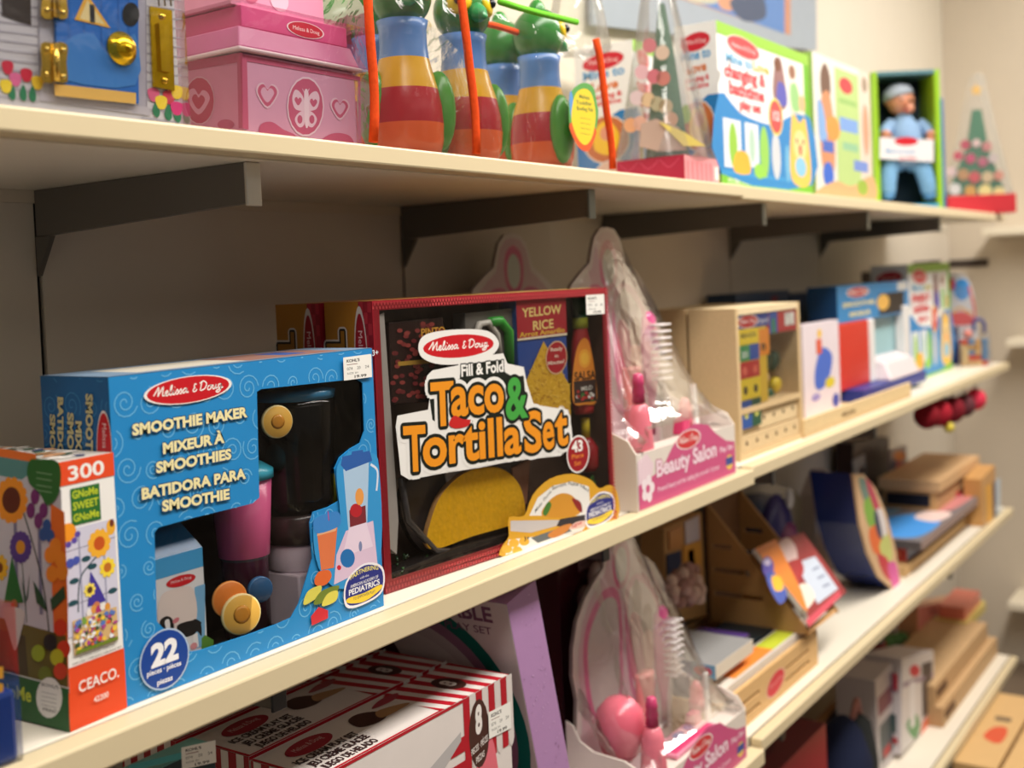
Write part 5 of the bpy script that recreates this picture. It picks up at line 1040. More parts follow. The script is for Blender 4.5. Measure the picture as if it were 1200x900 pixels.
P = [fd.px(*q) for q in [(772, 144), (800, 155), (826, 172), (800, 172)]]; MB().prism(fd, P, .013, .015, (226, 206, 110)).build('yellow_label', 'card', r)
m_ = MB(); m_.lathe(PY(678, 60, -.25), [(.05, 0), (.04, .06), (.022, .14), (.018, .2)], (255, 255, 255), 10); m_.single('cellophane_cone', 'conefilm', 'greenish cellophane top of a second pack behind the parrot bags', 'wrap')
# far tree pack
vu = Vector((.5645, -.8243, 0)).normalized(); c = Vector((3.70, -.318, zt)); g = Fr(c, vu, (0, 0, 1))
r = thing('tree_pack', c, 'far clear cone pack with green tree and yellow star at the shelf end', 'toy set')
xl, xr_ = g.px(1106, 240)[0], g.px(1186, 240)[0]; hb = g.px(1145, 229)[1]; tp_ = g.px(1144, 86)
MB().fbox(g, xl, xr_, 0, hb, -.03, .03, (190, 50, 58)).build('base_box', 'card', r)
def cone_prism(name, m, l0, r0, y0, top, w, c0, c1, col):
    xm, zt2 = top; P = [(l0, y0), (r0, y0), (r0 * .55 + xm * .45, y0 + (zt2 - y0) * .45), (xm + w, zt2 - .012), (xm, zt2), (xm - w, zt2 - .012), (l0 * .55 + xm * .45, y0 + (zt2 - y0) * .45)]
    MB().prism(g, P, c0, c1, col).build(name, m, r)
cone_prism('clear_cone', 'conefilm', xl + .004, xr_ - .004, hb + .0004, tp_, .014, -.026, .026, (255, 255, 255))
MB().lathe(g.at((xl + xr_) / 2 - .008, hb + .001), [(.062, 0), (.045, .10), (.030, .19), (.013, .27), (.004, .30)], (60, 124, 92), 14, sy=1.0)
tm = MB(); xm = tp_[0]; tm.prism(g, [(xl + .012, hb + .004), (xr_ - .02, hb + .004), (xm + .028, hb + .15), (xm + .012, hb + .26), (xm - .012, hb + .26), (xm - .032, hb + .15)], -.012, .002, (60, 124, 92)); tm.build('tree', 'fabric', r)
for i, (x, y, rad, cc) in enumerate(((1143, 106, 6.5, (240, 190, 90)), (1130, 170, 6, (196, 60, 90)), (1143, 168, 5, (232, 200, 200)), (1155, 172, 6, (206, 130, 130)), (1122, 183, 6, (206, 90, 110)), (1136, 186, 6, (200, 60, 110)), (1150, 190, 6, (190, 90, 120)), (1162, 186, 6, (206, 190, 190)), (1114, 202, 6, (216, 190, 190)), (1127, 205, 7, (190, 140, 90)), (1140, 208, 7, (206, 70, 80)), (1155, 208, 7, (214, 190, 150)), (1168, 206, 6, (216, 140, 120)), (1117, 222, 7, (226, 226, 226)), (1135, 224, 7, (210, 160, 60)), (1152, 224, 8, (240, 226, 150)), (1168, 226, 7, (240, 220, 150)))):
    a_, b_ = g.px(x, y); R_ = rad / 395
    if i == 0: P = [(a_ + R_ * (1.2 if k_ % 2 == 0 else .6) * math.sin(k_ * .628), b_ + R_ * (1.2 if k_ % 2 == 0 else .6) * math.cos(k_ * .628)) for k_ in range(10)]
    else: P = [(a_ + R_ * math.cos(k_ * .524), b_ + R_ * math.sin(k_ * .524)) for k_ in range(12)]
    MB().prism(g, P, .004 + .0006 * i, .008 + .0006 * i, cc).build('star' if i == 0 else 'ornament', 'plastic', r)

# ---- bathtime boxes and doll
A = PY(846, 216, YT); B = PY(952, 223, YT); A.z = B.z = zt; H_ = pxh(843, 25, YT) - zt; D_ = PX(790, 40, A.x).y - YT
bathbox('bathtime_set_box', 'white, blue and green bathtime play set box on the top shelf, facing the camera', A, B, D_, H_)
q = PZ(741, 46, zt + H_); s_ = q - Vector((A.x, YT, zt + H_)); s_.z = 0
A2 = A + s_; B2 = A2 + Vector((.14, 0, 0)); rr2 = bathbox('bathtime_set_box', 'second bathtime box behind the clear tree pack, only its left side showing', A2, B2, min(.12, -A2.y - .005), H_)
A = PY(957, 223, YT); B = PY(1023, 232, YT); A.z = B.z = zt; H_ = pxh(957, 62, YT) - zt
r = thing('girl_print_box', A, 'box printed with a child in blue and green panels, left of the boxed doll', 'toy box'); k = carton(r, A, B, .10, H_, (226, 222, 214), left=(150, 190, 90))
a = Art(k['front'], (k['W'], k['H'])); a.rect(.36, .0, .78, .95, (180, 206, 130)); a.rect(.8, .0, 1, 1, (222, 206, 190)); a.dot(.55, .84, .12, .06, (206, 60, 70)); a.rect(.42, .5, .75, .6, (120, 160, 220)); a.rect(.42, .7, .74, .74, (150, 190, 110)); a.rect(.46, .36, .74, .42, (140, 190, 150))
a.blob([(.12, .86), (.2, .95), (.28, .86), (.26, .7), (.14, .7)], (110, 80, 66)); a.blob([(.14, .72), (.26, .74), (.32, .5), (.3, .2), (.12, .2), (.08, .5)], (206, 140, 100)); a.blob([(.06, .66), (.14, .64), (.2, .42), (.08, .4)], (130, 170, 220)); a.dot(.3, .5, .12, .09, (226, 150, 70)); a.rect(.12, .32, .3, .4, (60, 100, 190)); a.dot(.2, .16, .09, .09, (40, 100, 206)); a.rect(.65, .22, .92, .3, (110, 140, 210)); a.blob([(0, .0), (.3, .12), (.6, .1), (1, .2), (1, 0)], (214, 170, 120)); a.dot(.9, .9, .05, .06, (150, 130, 110)); a.dot(.9, .55, .06, .2, (214, 150, 120)); a.dot(.8, .1, .1, .06, (150, 180, 60)); a.build('front_print', 'print', r)
vu = Vector((.5645, -.8243, 0)).normalized(); vn = Vector((.8243, .5645, 0)).normalized()
A = PY(1027, 234, -.225); A.z = zt; f = Fr(A, vu, (0, 0, 1)); W_ = f.px(1103, 160)[0]; H_ = f.px(1030, 84)[1]; D_ = .11; B = f.at(W_, 0)
r = thing('doll_box', A, 'lime green open box with dark back that holds the baby doll', 'toy box'); LG = (150, 196, 40); e = .012
m_ = MB(); m_.fbox(f, 0, e, 0, H_, -D_, 0, LG); m_.fbox(f, W_ - e, W_, 0, H_, -D_, 0, LG); m_.fbox(f, e, W_ - e, H_ - .01, H_, -D_, 0, (90, 130, 140)); m_.fbox(f, e, W_ - e, 0, .012, -D_, 0, (60, 150, 190)); m_.build('carton', 'card', r)
m_ = MB(); m_.fbox(f, e + .0002, W_ - e - .0002, .0122, H_ - .0102, -D_, -D_ + .004, (22, 40, 50)); m_.build('dark_back', 'card', r)
m_ = MB(); m_.fbox(f, W_ - e - .003, W_ - e - .0003, .0125, H_ - .0105, -D_ + .005, -.004, (140, 170, 30)); m_.build('side_insert', 'card', r)
fi = f.off(-.05)
def dp(x, y, o=0): g = f.off(-.05 - o); return g.at(*g.px(x, y))
r = thing('baby_doll', dp(1062, 210), 'baby doll in pale blue clothes and knitted cap sitting in the lime box', 'doll')
R1 = (dp(1072, 120) - dp(1056, 120)).length
SK = (206, 140, 110)
def limb(name, pts, rad, c, m_='fabric'): MB().tube(smooth([tuple(p) for p in pts], 5), [x for x in [rad[0] + (rad[1] - rad[0]) * k_ / (5 * (len(pts) - 1)) for k_ in range(5 * (len(pts) - 1) + 1)]], c, 12).build(name, m_, r)
MB().lathe(dp(1061, 196), [(.040, 0), (.046, .02), (.046, .07), (.040, .105), (.024, .125), (.016, .140)], (140, 170, 206), 18, axis=(0, 0, 1)).build('shirt', 'fabric', r)
hd = MB().ball(dp(1055, 119), R1, SK, 1, 1, 1.0); hd.ball(dp(1062, 122, -R1 * .95), R1 * .16, (200, 128, 98)); hd.ball(dp(1065, 127, -R1 * .55), R1 * .4, (214, 146, 118)); hd.ball(dp(1040, 121, 0), R1 * .2, (196, 128, 98)); h_o = hd.build('head', 'plastic', r)
for x, y in ((1056, 117), (1067, 118)): MB().ball(dp(x, y, -R1 * .88), R1 * .12, (40, 30, 30)).build('eye', 'plastic', h_o)
MB().tube([dp(1058, 128, -R1 * .92), dp(1062, 129.5, -R1 * .94), dp(1066, 128.5, -R1 * .85)], R1 * .07, (180, 80, 80)).build('mouth', 'plastic', h_o)
MB().lathe(dp(1053, 115), [(R1 * 1.10, 0), (R1 * 1.10, R1 * .25), (R1 * .95, R1 * .65), (R1 * .4, R1 * 1.02), (.002, R1 * 1.08)], (170, 178, 190), 20, axis=(.0, .25, 1)).build('knitted_cap', 'fabric', r)
limb('sleeve', [dp(1045, 146), dp(1038, 153, -.015), dp(1038, 158, -.03)], (.018, .014), (140, 170, 206)); limb('sleeve', [dp(1077, 146), dp(1086, 152, -.015), dp(1089, 157, -.03)], (.018, .014), (140, 170, 206))
for x, y in ((1038, 157), (1091, 157)):
    m_ = MB().ball(dp(x, y, -.035), .013, SK, 1, 1, .8)
    for k_ in range(4): m_.tube([dp(x - 3 + k_ * 2, y + 2, -.04), dp(x - 4 + k_ * 2.6, y + 8, -.046)], .003, SK, 6)
    m_.tube([dp(x + 4, y, -.035), dp(x + 8, y + 3, -.04)], .0033, SK, 6); m_.build('hand', 'plastic', r)
limb('trouser_leg', [dp(1054, 190), dp(1044, 194, -.02), dp(1041, 212, -.03), dp(1041, 226, -.03)], (.026, .019), (120, 166, 206)); limb('trouser_leg', [dp(1068, 190), dp(1079, 194, -.02), dp(1086, 212, -.03), dp(1089, 226, -.03)], (.026, .019), (120, 166, 206))
for x in (1041, 1090): MB().ball(dp(x, 229, -.032), .017, (100, 150, 196), 1, 1, .7).build('foot', 'fabric', r)
f3 = f.off(.004); P = [f3.px(*q) for q in [(1031, 161), (1094, 164), (1094, 190), (1031, 186)]]
sg_ = MB().prism(f3, P, -.001, .001, (226, 222, 226)); sr = sg_.single('name_card', 'card', 'white card with red oval held across the baby doll', 'card')
a = Art(f3.off(.001)); a.dot(1062, 165.5, 14, 5, (200, 30, 44)); a.text('Mine to Love', (1038, 179), (1072, 180), 5, (110, 160, 206), .02); a.text('Jordan', (1054, 187), (1074, 187), 4, (220, 90, 100), .02); q_ = a.build('card_print', 'print', sr)
m_ = MB(); bx_ = PY(1104, 150, -.246).x; m_.box(bx_, bx_ + .03, -.246, -.18, zt, PY(1108, 116, -.246).z, (50, 110, 160)); m_.single('blue_pack', 'card', 'sliver of a blue pack between doll box and far tree pack', 'toy box', bevel=.006)

# ================================================================ third shelf
za = Z3A + .0005; zc = Z3B + .0005
def tilt(mb, piv, ang):                               # lean about an axis along Y
    c, s = math.cos(ang), math.sin(ang); p = Vector(piv)
    mb.V = [Vector(((v - p).x * c + (v - p).z * s, (v - p).y, -(v - p).x * s + (v - p).z * c)) + p for v in mb.V]; return mb
IW, IR, IB = (214, 206, 202), (176, 24, 40), (70, 40, 34)
def ice_box(x0, x1, y0, d, label):
    A = Vector((x0, y0, za)); r = thing('ice_cream_set_box', A, label, 'toy box'); k = carton(r, A, Vector((x1, y0, za)), d, 1.0895 - za, (222, 214, 210), top=IW, left=(150, 24, 36))
    W, H, D = k['W'], k['H'], k['D']; u = (W, D); T = Art(k['top'], u)
    T.rect(0, 0, 1, .03, IR); T.rect(.60, .0, 1, 1, IR)
    for i in range(6): T.poly([(.62 + i * .068, 0), (.655 + i * .068, 0), (.60 + i * .075, 1), (.565 + i * .075, 1)], IW)
    T.rect(0, .96, .62, 1, IW); T.rect(0, 0, .012, 1, IR)
    T.ell((.175, .72), (.275, .74), (.175, .90), (150, 24, 44)); T.text('Melissa & Doug', (.11, .69), (.24, .72), .1, (200, 180, 176), 0)
    for t_, a0, a1, b in (('ICE CREAM PLAY SET', .05, .32, .42), ('JEU CRÈME GLACÉE', .06, .32, .25), ('JUEGO DE HELADO', .07, .31, .08)): T.text(t_, (a0, b), (a1, b), .12, (60, 40, 40), .04)
    T.blob([(.36, .55), (.38, .8), (.44, .85), (.49, .7), (.48, .5), (.42, .45)], IB); T.blob([(.46, .5), (.49, .7), (.58, .6), (.6, .5)], (170, 130, 90)); T.blob([(.5, .8), (.58, .92), (.66, .88), (.6, .76)], (160, 60, 74)); T.dot(.82, .5, .05, .26, IB); T.text('8', (.80, .4), (.84, .4), .24, IW, .04)
    T.build('top_print', 'print', r)
    F_ = Art(k['front'], (W, H)); F_.rect(0, .99, 1, 1, IR)
    for i in range(4):
        x = .72 + i * .075
        F_.rect(x, .76, x + .036, 1, IR); F_.poly([(x + .0375, 1), (x + .0375, .78), (x + .044, .76), (x + .055, .75), (x + .066, .76), (x + .073, .78), (x + .073, 1)], IW)
    F_.rect(.62, .62, .74, .80, IR); F_.rect(.64, .83, .72, .88, IR)
    F_.rect(.66, .02, .92, .58, (110, 80, 74)); F_.rect(.925, .1, .99, .66, IR)
    F_.blob([(.76, .44), (.76, .62), (.80, .80), (.88, .82), (.92, .62), (.93, .46), (.85, .40)], (222, 110, 124)); F_.poly([(.79, .38), (.91, .40), (.87, .05), (.83, .05)], (206, 170, 110))
    F_.blob([(.44, .66), (.46, .78), (.54, .84), (.60, .78), (.58, .66)], (170, 166, 168)); F_.poly([(.52, .84), (.70, .90), (.70, .87), (.56, .79)], (180, 176, 176)); F_.blob([(.43, .55), (.44, .64), (.56, .68), (.58, .52), (.50, .42)], (84, 44, 40)); F_.poly([(.46, .45), (.56, .48), (.53, .1)], (200, 150, 110))
    F_.ell((.25, .56), (.36, .62), (.25, .66), (190, 24, 44)); F_.text('Melissa & Doug', (.17, .53), (.34, .6), .05, (230, 210, 206), .0)
    F_.dot(.805, .86, .060, .115, IB); F_.text('8', (.785, .86), (.825, .87), .09, (232, 226, 222), .05); F_.text('PIECES · PIÈCES', (.755, .80), (.855, .82), .022, (232, 226, 222), .01); F_.text('PIEZAS', (.78, .765), (.83, .775), .022, (232, 226, 222), .01)
    F_.build('front_print', 'print', r)
    L_ = Art(k['left'], (D, H)); 
    for i in range(4): L_.rect(.05 + i * .25, .80, .17 + i * .25, 1, IW)
    L_.build('side_print', 'print', r); return r, k
r, k = ice_box(.76, 1.079, -.352, .088, 'front striped ice cream set box of the row, red awning edge showing')
st = Art(k['front'].off(.001)); st.sticker(573, 866, 26, 31, -.5); st.build('price_sticker', 'print', r, label='white price sticker')
ice_box(.765, 1.079, -.256, .090, 'second striped ice cream box, middle of the three, mostly its dark top showing')
ice_box(.755, 1.079, -.158, .090, 'rear striped ice cream box of the three, shaded at the back')
# teal pack with sticker
A = Vector((PY(150, 895, -.34).x, -.345, za)); B = Vector((PY(252, 880, -.345).x, -.345, za)); r = thing('teal_pack', A, 'teal foil pack with white price sticker at the bottom edge of the photo', 'toy pack'); H_ = PY(250, 872, -.345).z - za
k = carton(r, A, B, .03, H_, (20, 46, 54), top=(110, 180, 180), name='pack'); a = Art(k['front']); a.poly([(150, 897), (250, 872), (253, 879), (153, 904)], (70, 156, 160)); a.sticker(213, 902, 40, 26, -.22); 
a.build('foil_edge', 'print', r)
# lilac leaning box
x0 = PY(588, 700, -.355).x; p0 = Vector((x0 + .108, -.355, za)); LL = (176, 134, 182); piv = p0 + Vector((.0, 0, 0)); ang = -math.radians(13.2); sh_up = Vector((0, 0, 0))
Wp, Dp, Hp = .064, .26, .432
def leanb(mb): return tilt(mb, piv + Vector((0, 0, .0)), ang)
r = thing('lilac_box', p0, 'lilac edged tall box with rainbow side leaning against the ice cream boxes', 'toy box')
m_ = MB(); m_.box(p0.x, p0.x + Wp, -.355, -.355 + Dp, za, za + Hp, [LL, LL, LL, LL, LL, (206, 196, 200)]); leanb(m_); lo = min(v.z for v in m_.V); 
for v in m_.V: v.z += za - lo
m_.build('carton', 'card', r, bevel=.0012)
dz = za - lo
a = Art(Fr((p0.x, -.355 + Dp, za), (0, -1, 0), (0, 0, 1)), (1, 1))
def arcpoly(a, cx, cz, r0, r1, c): 
    P = [(cx + r1 * math.cos(t), cz + r1 * math.sin(t)) for t in [k_ * math.pi / 24 for k_ in range(-4, 29)]] + [(cx + r0 * math.cos(t), cz + r0 * math.sin(t)) for t in [k_ * math.pi / 24 for k_ in range(28, -5, -1)]]
    a.raw([q for q in P if 0.002 < q[1]], c)
for c_, r0, r1 in (((0, 104, 96), .152, .170), ((150, 110, 140), .137, .152), ((196, 184, 190), .12, .137)): arcpoly(a, .085, .255, r0, r1, c_)
a.blob([(.02, .36), (.04, .40), (.07, .35), (.09, .30), (.07, .28), (.04, .32)], (70, 30, 30)); a.blob([(.0, .36), (.01, .41), (.035, .38), (.03, .32)], (170, 30, 46)); a.blob([(.10, .30), (.13, .33), (.15, .30), (.13, .27)], (206, 120, 80)); a.text('TABLE', (.15, .405), (.235, .405), .02, (120, 80, 110), .03)
a.text('PLAY SET', (.16, .388), (.23, .388), .010, (120, 80, 110), .01)
leanb(a)
for v in a.V: v.z += dz
a.build('rainbow_print', 'print', r)
a = Art(Fr((p0.x, -.355, za), (1, 0, 0), (0, 0, 1)), (1, 1)); rb = random.Random(6)
for i in range(90): x, z = rb.uniform(.004, Wp - .004), rb.uniform(.01, Hp - .01); t0 = rb.uniform(0, 3.1); L_ = rb.uniform(.001, .004); a.strokeab([(x, z), (x + L_ * math.cos(t0), z + L_ * math.sin(t0))], rb.uniform(.0008, .002), rb.choice([(198, 160, 202), (190, 150, 196), (150, 110, 150)]))
leanb(a)
for v in a.V: v.z += dz
a.build('confetti_print', 'print', r, kind='stuff')
# maroon pack behind
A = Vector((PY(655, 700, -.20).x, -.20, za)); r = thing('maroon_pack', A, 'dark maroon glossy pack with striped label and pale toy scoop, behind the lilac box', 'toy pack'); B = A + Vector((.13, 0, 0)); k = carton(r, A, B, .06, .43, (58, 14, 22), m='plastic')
a = Art(k['front'], (.13, .43)); a.rect(.45, .80, .95, .97, (120, 90, 92)); 
for i in range(5): a.line([(.5, .82 + i * .03), (.9, .83 + i * .03)], .002, (70, 24, 34))
a.build('label', 'print', r); MB().ball((A.x + .075, -.222, za + .33), .022, (150, 130, 120), .8, .6, 1.3).build('scoop_with_shade', 'plastic', r); MB().ball((A.x + .045, -.220, za + .31), .02, (90, 70, 66), 1, .6, 1.0).build('scoop_with_shade', 'plastic', r)  # second, darker ball paints in the shaded half of the one pale scoop

def panel_thing(name, label, cat, y, pts, th, c, side=None, z=zc, m='card', part='body', tuple_out=False):
    f = Fr((0, y, 0), (1, 0, 0), (0, 0, 1)); P = [f.px(*q) for q in pts]; P = [(p[0], max(p[1], z)) for p in P]
    o = f.at(min(p[0] for p in P), z); r = thing(name, o, label, cat); MB().prism(f, P, -th, 0, c, side).build(part, m, r); return r, f, P
# ---- wooden shelf toy behind, with printed cards
r, f, P = panel_thing('wooden_display', 'narrow wooden display with small printed cards behind the pink set', 'display', -.13, [(778, 620), (822, 600), (828, 720), (780, 735)], .05, (196, 150, 96), m='wood', z=za)
for q, c_ in (([(801, 612), (817, 604), (818, 632), (802, 638)], (206, 196, 206)), ([(780, 650), (796, 645), (797, 690), (781, 695)], (40, 56, 90)), ([(799, 640), (819, 633), (820, 668), (800, 674)], (220, 160, 70)), ([(804, 645), (811, 643), (812, 660), (805, 662)], (206, 90, 60)), ([(782, 622), (797, 616), (797, 640), (783, 644)], (200, 140, 80))): MB().prism(f, [f.px(*p) for p in q], .001, .004, c_).build('printed_card', 'card', r)
m_ = MB(); rb = random.Random(12)
for i in range(46): p = PY(rb.uniform(782, 822), rb.uniform(664, 705), -.195 + rb.uniform(-.02, .02)); m_.ball(p, .012, rb.choice([(196, 160, 150), (206, 176, 160), (170, 130, 120)]), seg=8, rings=6)
m_.single('bead_bunch', 'matte', 'bunch of pale pinkish beads hanging in front of the wooden display', 'beads', kind='stuff')
# ---- long crate with red oval, and what lies in it
yc = -.325; A = PY(845, 850, yc); B = PY(958.7, 776, yc); zt_c = PY(958, 737, yc).z; Wc = B.x - A.x
r = thing('wooden_crate', Vector((A.x, yc, zc)), 'slotted wooden crate with red oval badge at the front of the third shelf', 'crate'); WC = (214, 174, 120); f = Fr((A.x, yc, zc), (1, 0, 0), (0, 0, 1)); Hc = zt_c - zc; Dc = .24
m_ = MB(); sl_ = []
for bz_ in (.24, .56):
    for a0 in (.08, .62): sl_.append([(Wc * a0, Hc * bz_), (Wc * (a0 + .28), Hc * bz_), (Wc * (a0 + .28), Hc * (bz_ + .09)), (Wc * a0, Hc * (bz_ + .09))])
m_.plate(f, [(0, 0), (Wc, 0), (Wc, Hc), (0, Hc)], sl_, .008, WC); m_.build('front_board', 'wood', r)
MB().fbox(f, .0, .008, 0, Hc, -Dc, -.0085, WC).build('end_board', 'wood', r); MB().fbox(f, Wc - .008, Wc, 0, Hc, -Dc, -.0085, WC).build('end_board', 'wood', r); MB().fbox(f, .0085, Wc - .0085, 0, Hc, -Dc, -Dc + .008, WC).build('rear_board', 'wood', r); MB().fbox(f, .0085, Wc - .0085, 0, .005, -Dc + .0085, -.0085, WC).build('base_board', 'wood', r)
a = Art(f, (Wc, Hc)); a.ell((.52, .47), (.61, .54), (.52, .74), (206, 30, 54), ring=(1.12, (220, 176, 150))); a.text('Melissa & Doug', (.46, .42), (.59, .5), .09, (236, 170, 170), 0); a.build('red_badge', 'print', r)
zi = zc + .0055
p = Vector((A.x + .012, yc + .012, zi)); r = thing('white_box', p, 'long white box lying in the crate behind its slotted front', 'box'); carton(r, p, p + Vector((Wc - .024, 0, 0)), .045, Hc + .012 - .0055, (222, 214, 204), name='box'); a = Art(Fr(p + Vector((0, 0, Hc + .0065)), (1, 0, 0), (0, 1, 0)), (Wc - .024, .045)); a.rect(.2, .1, .6, .9, (236, 140, 60)); a.rect(.6, .1, .85, .9, (196, 206, 60)); a.build('top_print', 'print', r)
p = Vector((A.x + .012, yc + .062, zi)); r = thing('purple_box', p, 'dark purple box with red oval lying in the crate', 'toy box'); k = carton(r, p, p + Vector((.26, 0, 0)), .10, Hc + .03, (66, 40, 110), top=(86, 60, 130)); a = Art(k['top'], (.26, .10)); a.ell((.55, .3), (.72, .35), (.55, .62), (206, 50, 70), ring=(1.1, (220, 130, 140))); a.rect(.1, .65, .9, .9, (120, 110, 140)); a.build('top_print', 'print', r)
p = Vector((A.x + .29, yc + .062, zi)); r = thing('dark_box', p, 'dark green black box beside the purple box in the crate', 'toy box'); carton(r, p, p + Vector((Wc - .31, 0, 0)), .10, Hc + .01, (30, 44, 52))
# striped thin board resting on top
X_ = A.x + .10; y_a = yc + .05
f = Fr((A.x + .05, yc + Dc - .03, zi + Hc + .0245), (0, -1, 0), (0, 0, 1))
p = Vector((A.x + .03, yc + .02, zi + Hc + .0255)); r = thing('long_game_box', p, 'flat game box with yellow and blue edge on top of the crate contents', 'toy box'); k = carton(r, p, p + Vector((.16, 0, 0)), .17, .024, (226, 214, 196), top=(150, 150, 150), left=(110, 160, 190)); a = Art(k['left'], (.17, .024)); a.rect(0, 0, .12, 1, (190, 50, 44)); a.rect(.13, 0, .55, 1, (70, 100, 90)); a.text('FIRST', (.16, .2), (.34, .2), .6, (220, 206, 60), .05); a.rect(.56, .0, .74, 1, (50, 90, 150)); a.dot(.86, .5, .1, .35, (206, 60, 80)); a.build('spine_print', 'print', r)
# ---- wedge rack with books
XR = 2.095; pa = PX(942, 733, XR); pb = PX(828, 590, XR); zr = zi + Hc + .0070; pa = pa + (pa - pb) * ((pa.z - zr - .004) / (pb.z - pa.z))
r = thing('wooden_book_rack', Vector((XR, pa.y, zr)), 'triangular slotted wooden book rack behind the crate', 'rack')
yf, yb, zt_r = pa.y, pb.y, pb.z
for i, x in enumerate((XR, XR + .16)):
    f = Fr((x, yb, zr), (0, -1, 0), (0, 0, 1)); d_ = yb - yf; h_r = zt_r - zr; m_ = MB()
    sl_ = [[(d_ * .04, h_r * b_), (d_ * w_, h_r * b_), (d_ * w_, h_r * (b_ + .045)), (d_ * .04, h_r * (b_ + .045))] for b_, w_ in ((.22, .55), (.42, .42), (.62, .24))]
    m_.plate(f, [(0, 0), (d_, 0), (d_, .004), (0, h_r)], sl_, .007, (176, 134, 84)); m_.build('side_board', 'wood', r)
MB().box(XR + .001, XR + .159, yb, yb + .006, zr, zt_r, (120, 84, 54)).build('rear_board', 'wood', r)
fsl = Fr((XR, yf, zr + .004), (1, 0, 0), (0, yb - yf, zt_r - zr - .004)); MB().fbox(fsl, .008, .158, 0, .010, -.012, -.002, (196, 150, 100)).build('front_rail', 'wood', r)
def book(name, label, q, c0, c1, c, art):
    P = [fsl.px(*p) for p in q]; P = [(p[0], max(p[1], .002)) for p in P]; r = thing(name, fsl.at(P[0][0], min(p[1] for p in P), c0), label, 'book'); MB().prism(fsl, P, c0, c1, c, (226, 222, 216)).build('cover', 'card', r); a = Art(fsl.off(c1)); art(a); a.build('cover_print', 'print', r); return r
def art2(a):
    a.poly([(932, 660), (955, 652), (982, 690), (958, 708)], (196, 206, 222)); a.poly([(944, 727), (983, 692), (986, 698), (948, 735)], (206, 80, 96)); a.blob([(912, 640), (922, 630), (932, 640), (934, 658), (922, 664)], (220, 190, 186), 3); a.blob([(918, 664), (936, 655), (942, 670), (930, 685)], (170, 50, 54), 3); a.blob([(930, 690), (945, 684), (955, 700), (942, 716), (930, 706)], (232, 222, 206), 3)
    for x, y in ((952, 668), (958, 678), (964, 688)): a.line([(x, y), (x + 8, y - 4)], .004, (120, 130, 160))
book('story_book', 'red and white picture book with pale blue label, right of the orange one', [(944, 735), (986, 698), (936, 628), (903, 640)], .001, .014, (150, 50, 54), art2)
def art1(a):
    a.blob([(893, 660), (899, 652), (906, 660), (905, 675), (896, 674)], (90, 80, 170), 4); a.dot(899, 659, 4, 4, (206, 196, 226)); a.blob([(898, 674), (908, 672), (922, 695), (914, 708), (902, 690)], (70, 90, 170), 4); a.blob([(904, 676), (914, 676), (918, 690), (908, 692)], (244, 180, 50), 4)
book('picture_book', 'orange picture book with blue dressed figure, leaning on the rack', [(936, 726), (928, 700), (899, 640), (874, 652), (905, 690), (930, 722)], .016, .026, (226, 130, 50), art1)
# ---- grey rounded case behind, holding a purple toy
y_ = -.115; f = Fr((0, y_, 0), (1, 0, 0), (0, 0, 1))
top = [(853, 625), (855, 592), (866, 576), (890, 570), (918, 568), (940, 575), (953, 590), (957, 620)]
P = [f.px(*q) for q in top]; P = [(P[0][0], zc)] + P + [(P[-1][0], zc)]
r = thing('arched_case', f.at(P[0][0], zc), 'grey arched case with cream rim standing behind the book rack', 'case'); MB().prism(f, P, -.09, -.02, (150, 140, 122), (90, 92, 96)).build('case', 'plastic', r)
P2 = [f.px(*q) for q in [(858, 630), (860, 596), (872, 582), (898, 578), (922, 584), (931, 600), (934, 630)]]; P2 = [(P2[0][0], zc + .02)] + P2 + [(P2[-1][0], zc + .02)]; MB().prism(f, P2, -.0195, -.012, (34, 34, 40)).build('dark_window', 'plastic', r)
q = PY(893, 628, y_ - .01); r = thing('purple_toy_figure', Vector((q.x, y_ - .03, zc)), 'blurred round purple and navy toy in the arched case', 'toy')
MB().ball((q.x, y_ - .045, q.z), .075, (50, 44, 110), .95, .4, 1.3).build('body', 'plastic', r); MB().ball((q.x + .005, y_ - .07, q.z), .045, (130, 60, 110), 1, .3, .8).build('chest', 'plastic', r); MB().ball((q.x + .02, y_ - .07, q.z + .085), .016, (200, 200, 206), 1, .5, 1.4).build('eye', 'plastic', r); MB().lathe((q.x, y_ - .045, zc), [(.05, 0), (.03, .02), (.03, q.z - zc - .08)], (40, 36, 60), 14).build('stand', 'plastic', r)
# ---- white tagged packs
r, f, P = panel_thing('tagged_pack', 'tilted white pack with grey printed panel in the dark middle of the third shelf', 'toy pack', -.13, [(956, 580), (968, 550), (1000, 570), (985, 595), (985, 640), (975, 760), (958, 760)], .04, (170, 154, 146))
a = Art(f); a.poly([(966, 576), (972, 556), (981, 560), (975, 580)], (90, 96, 104)); a.blob([(985, 590), (996, 580), (1000, 592), (990, 600)], (120, 150, 70)); a.build('print', 'print', r)
r, f, P = panel_thing('tan_pack', 'low brown and tan pack behind the navy curved board', 'toy pack', -.08, [(962, 640), (998, 625), (1000, 760), (962, 760)], .05, (116, 86, 62)); a = Art(f); a.poly([(968, 665), (990, 650), (992, 660), (970, 676)], (190, 150, 120)); a.build('print', 'print', r)
r, f, P = panel_thing('dark_carton', 'tall dark maroon box against the wall behind the navy board', 'toy box', -.07, [(1000, 520), (1042, 512), (1044, 720), (1000, 740)], .05, (56, 34, 30))
for q, c_ in (([(998, 540), (1012, 532), (1014, 575), (1002, 580)], (150, 150, 150)), ([(1006, 548), (1011, 546), (1012, 570), (1007, 572)], (190, 40, 40))): MB().prism(f, [f.px(*p) for p in q], .001, .004, c_).build('card', 'card', r)
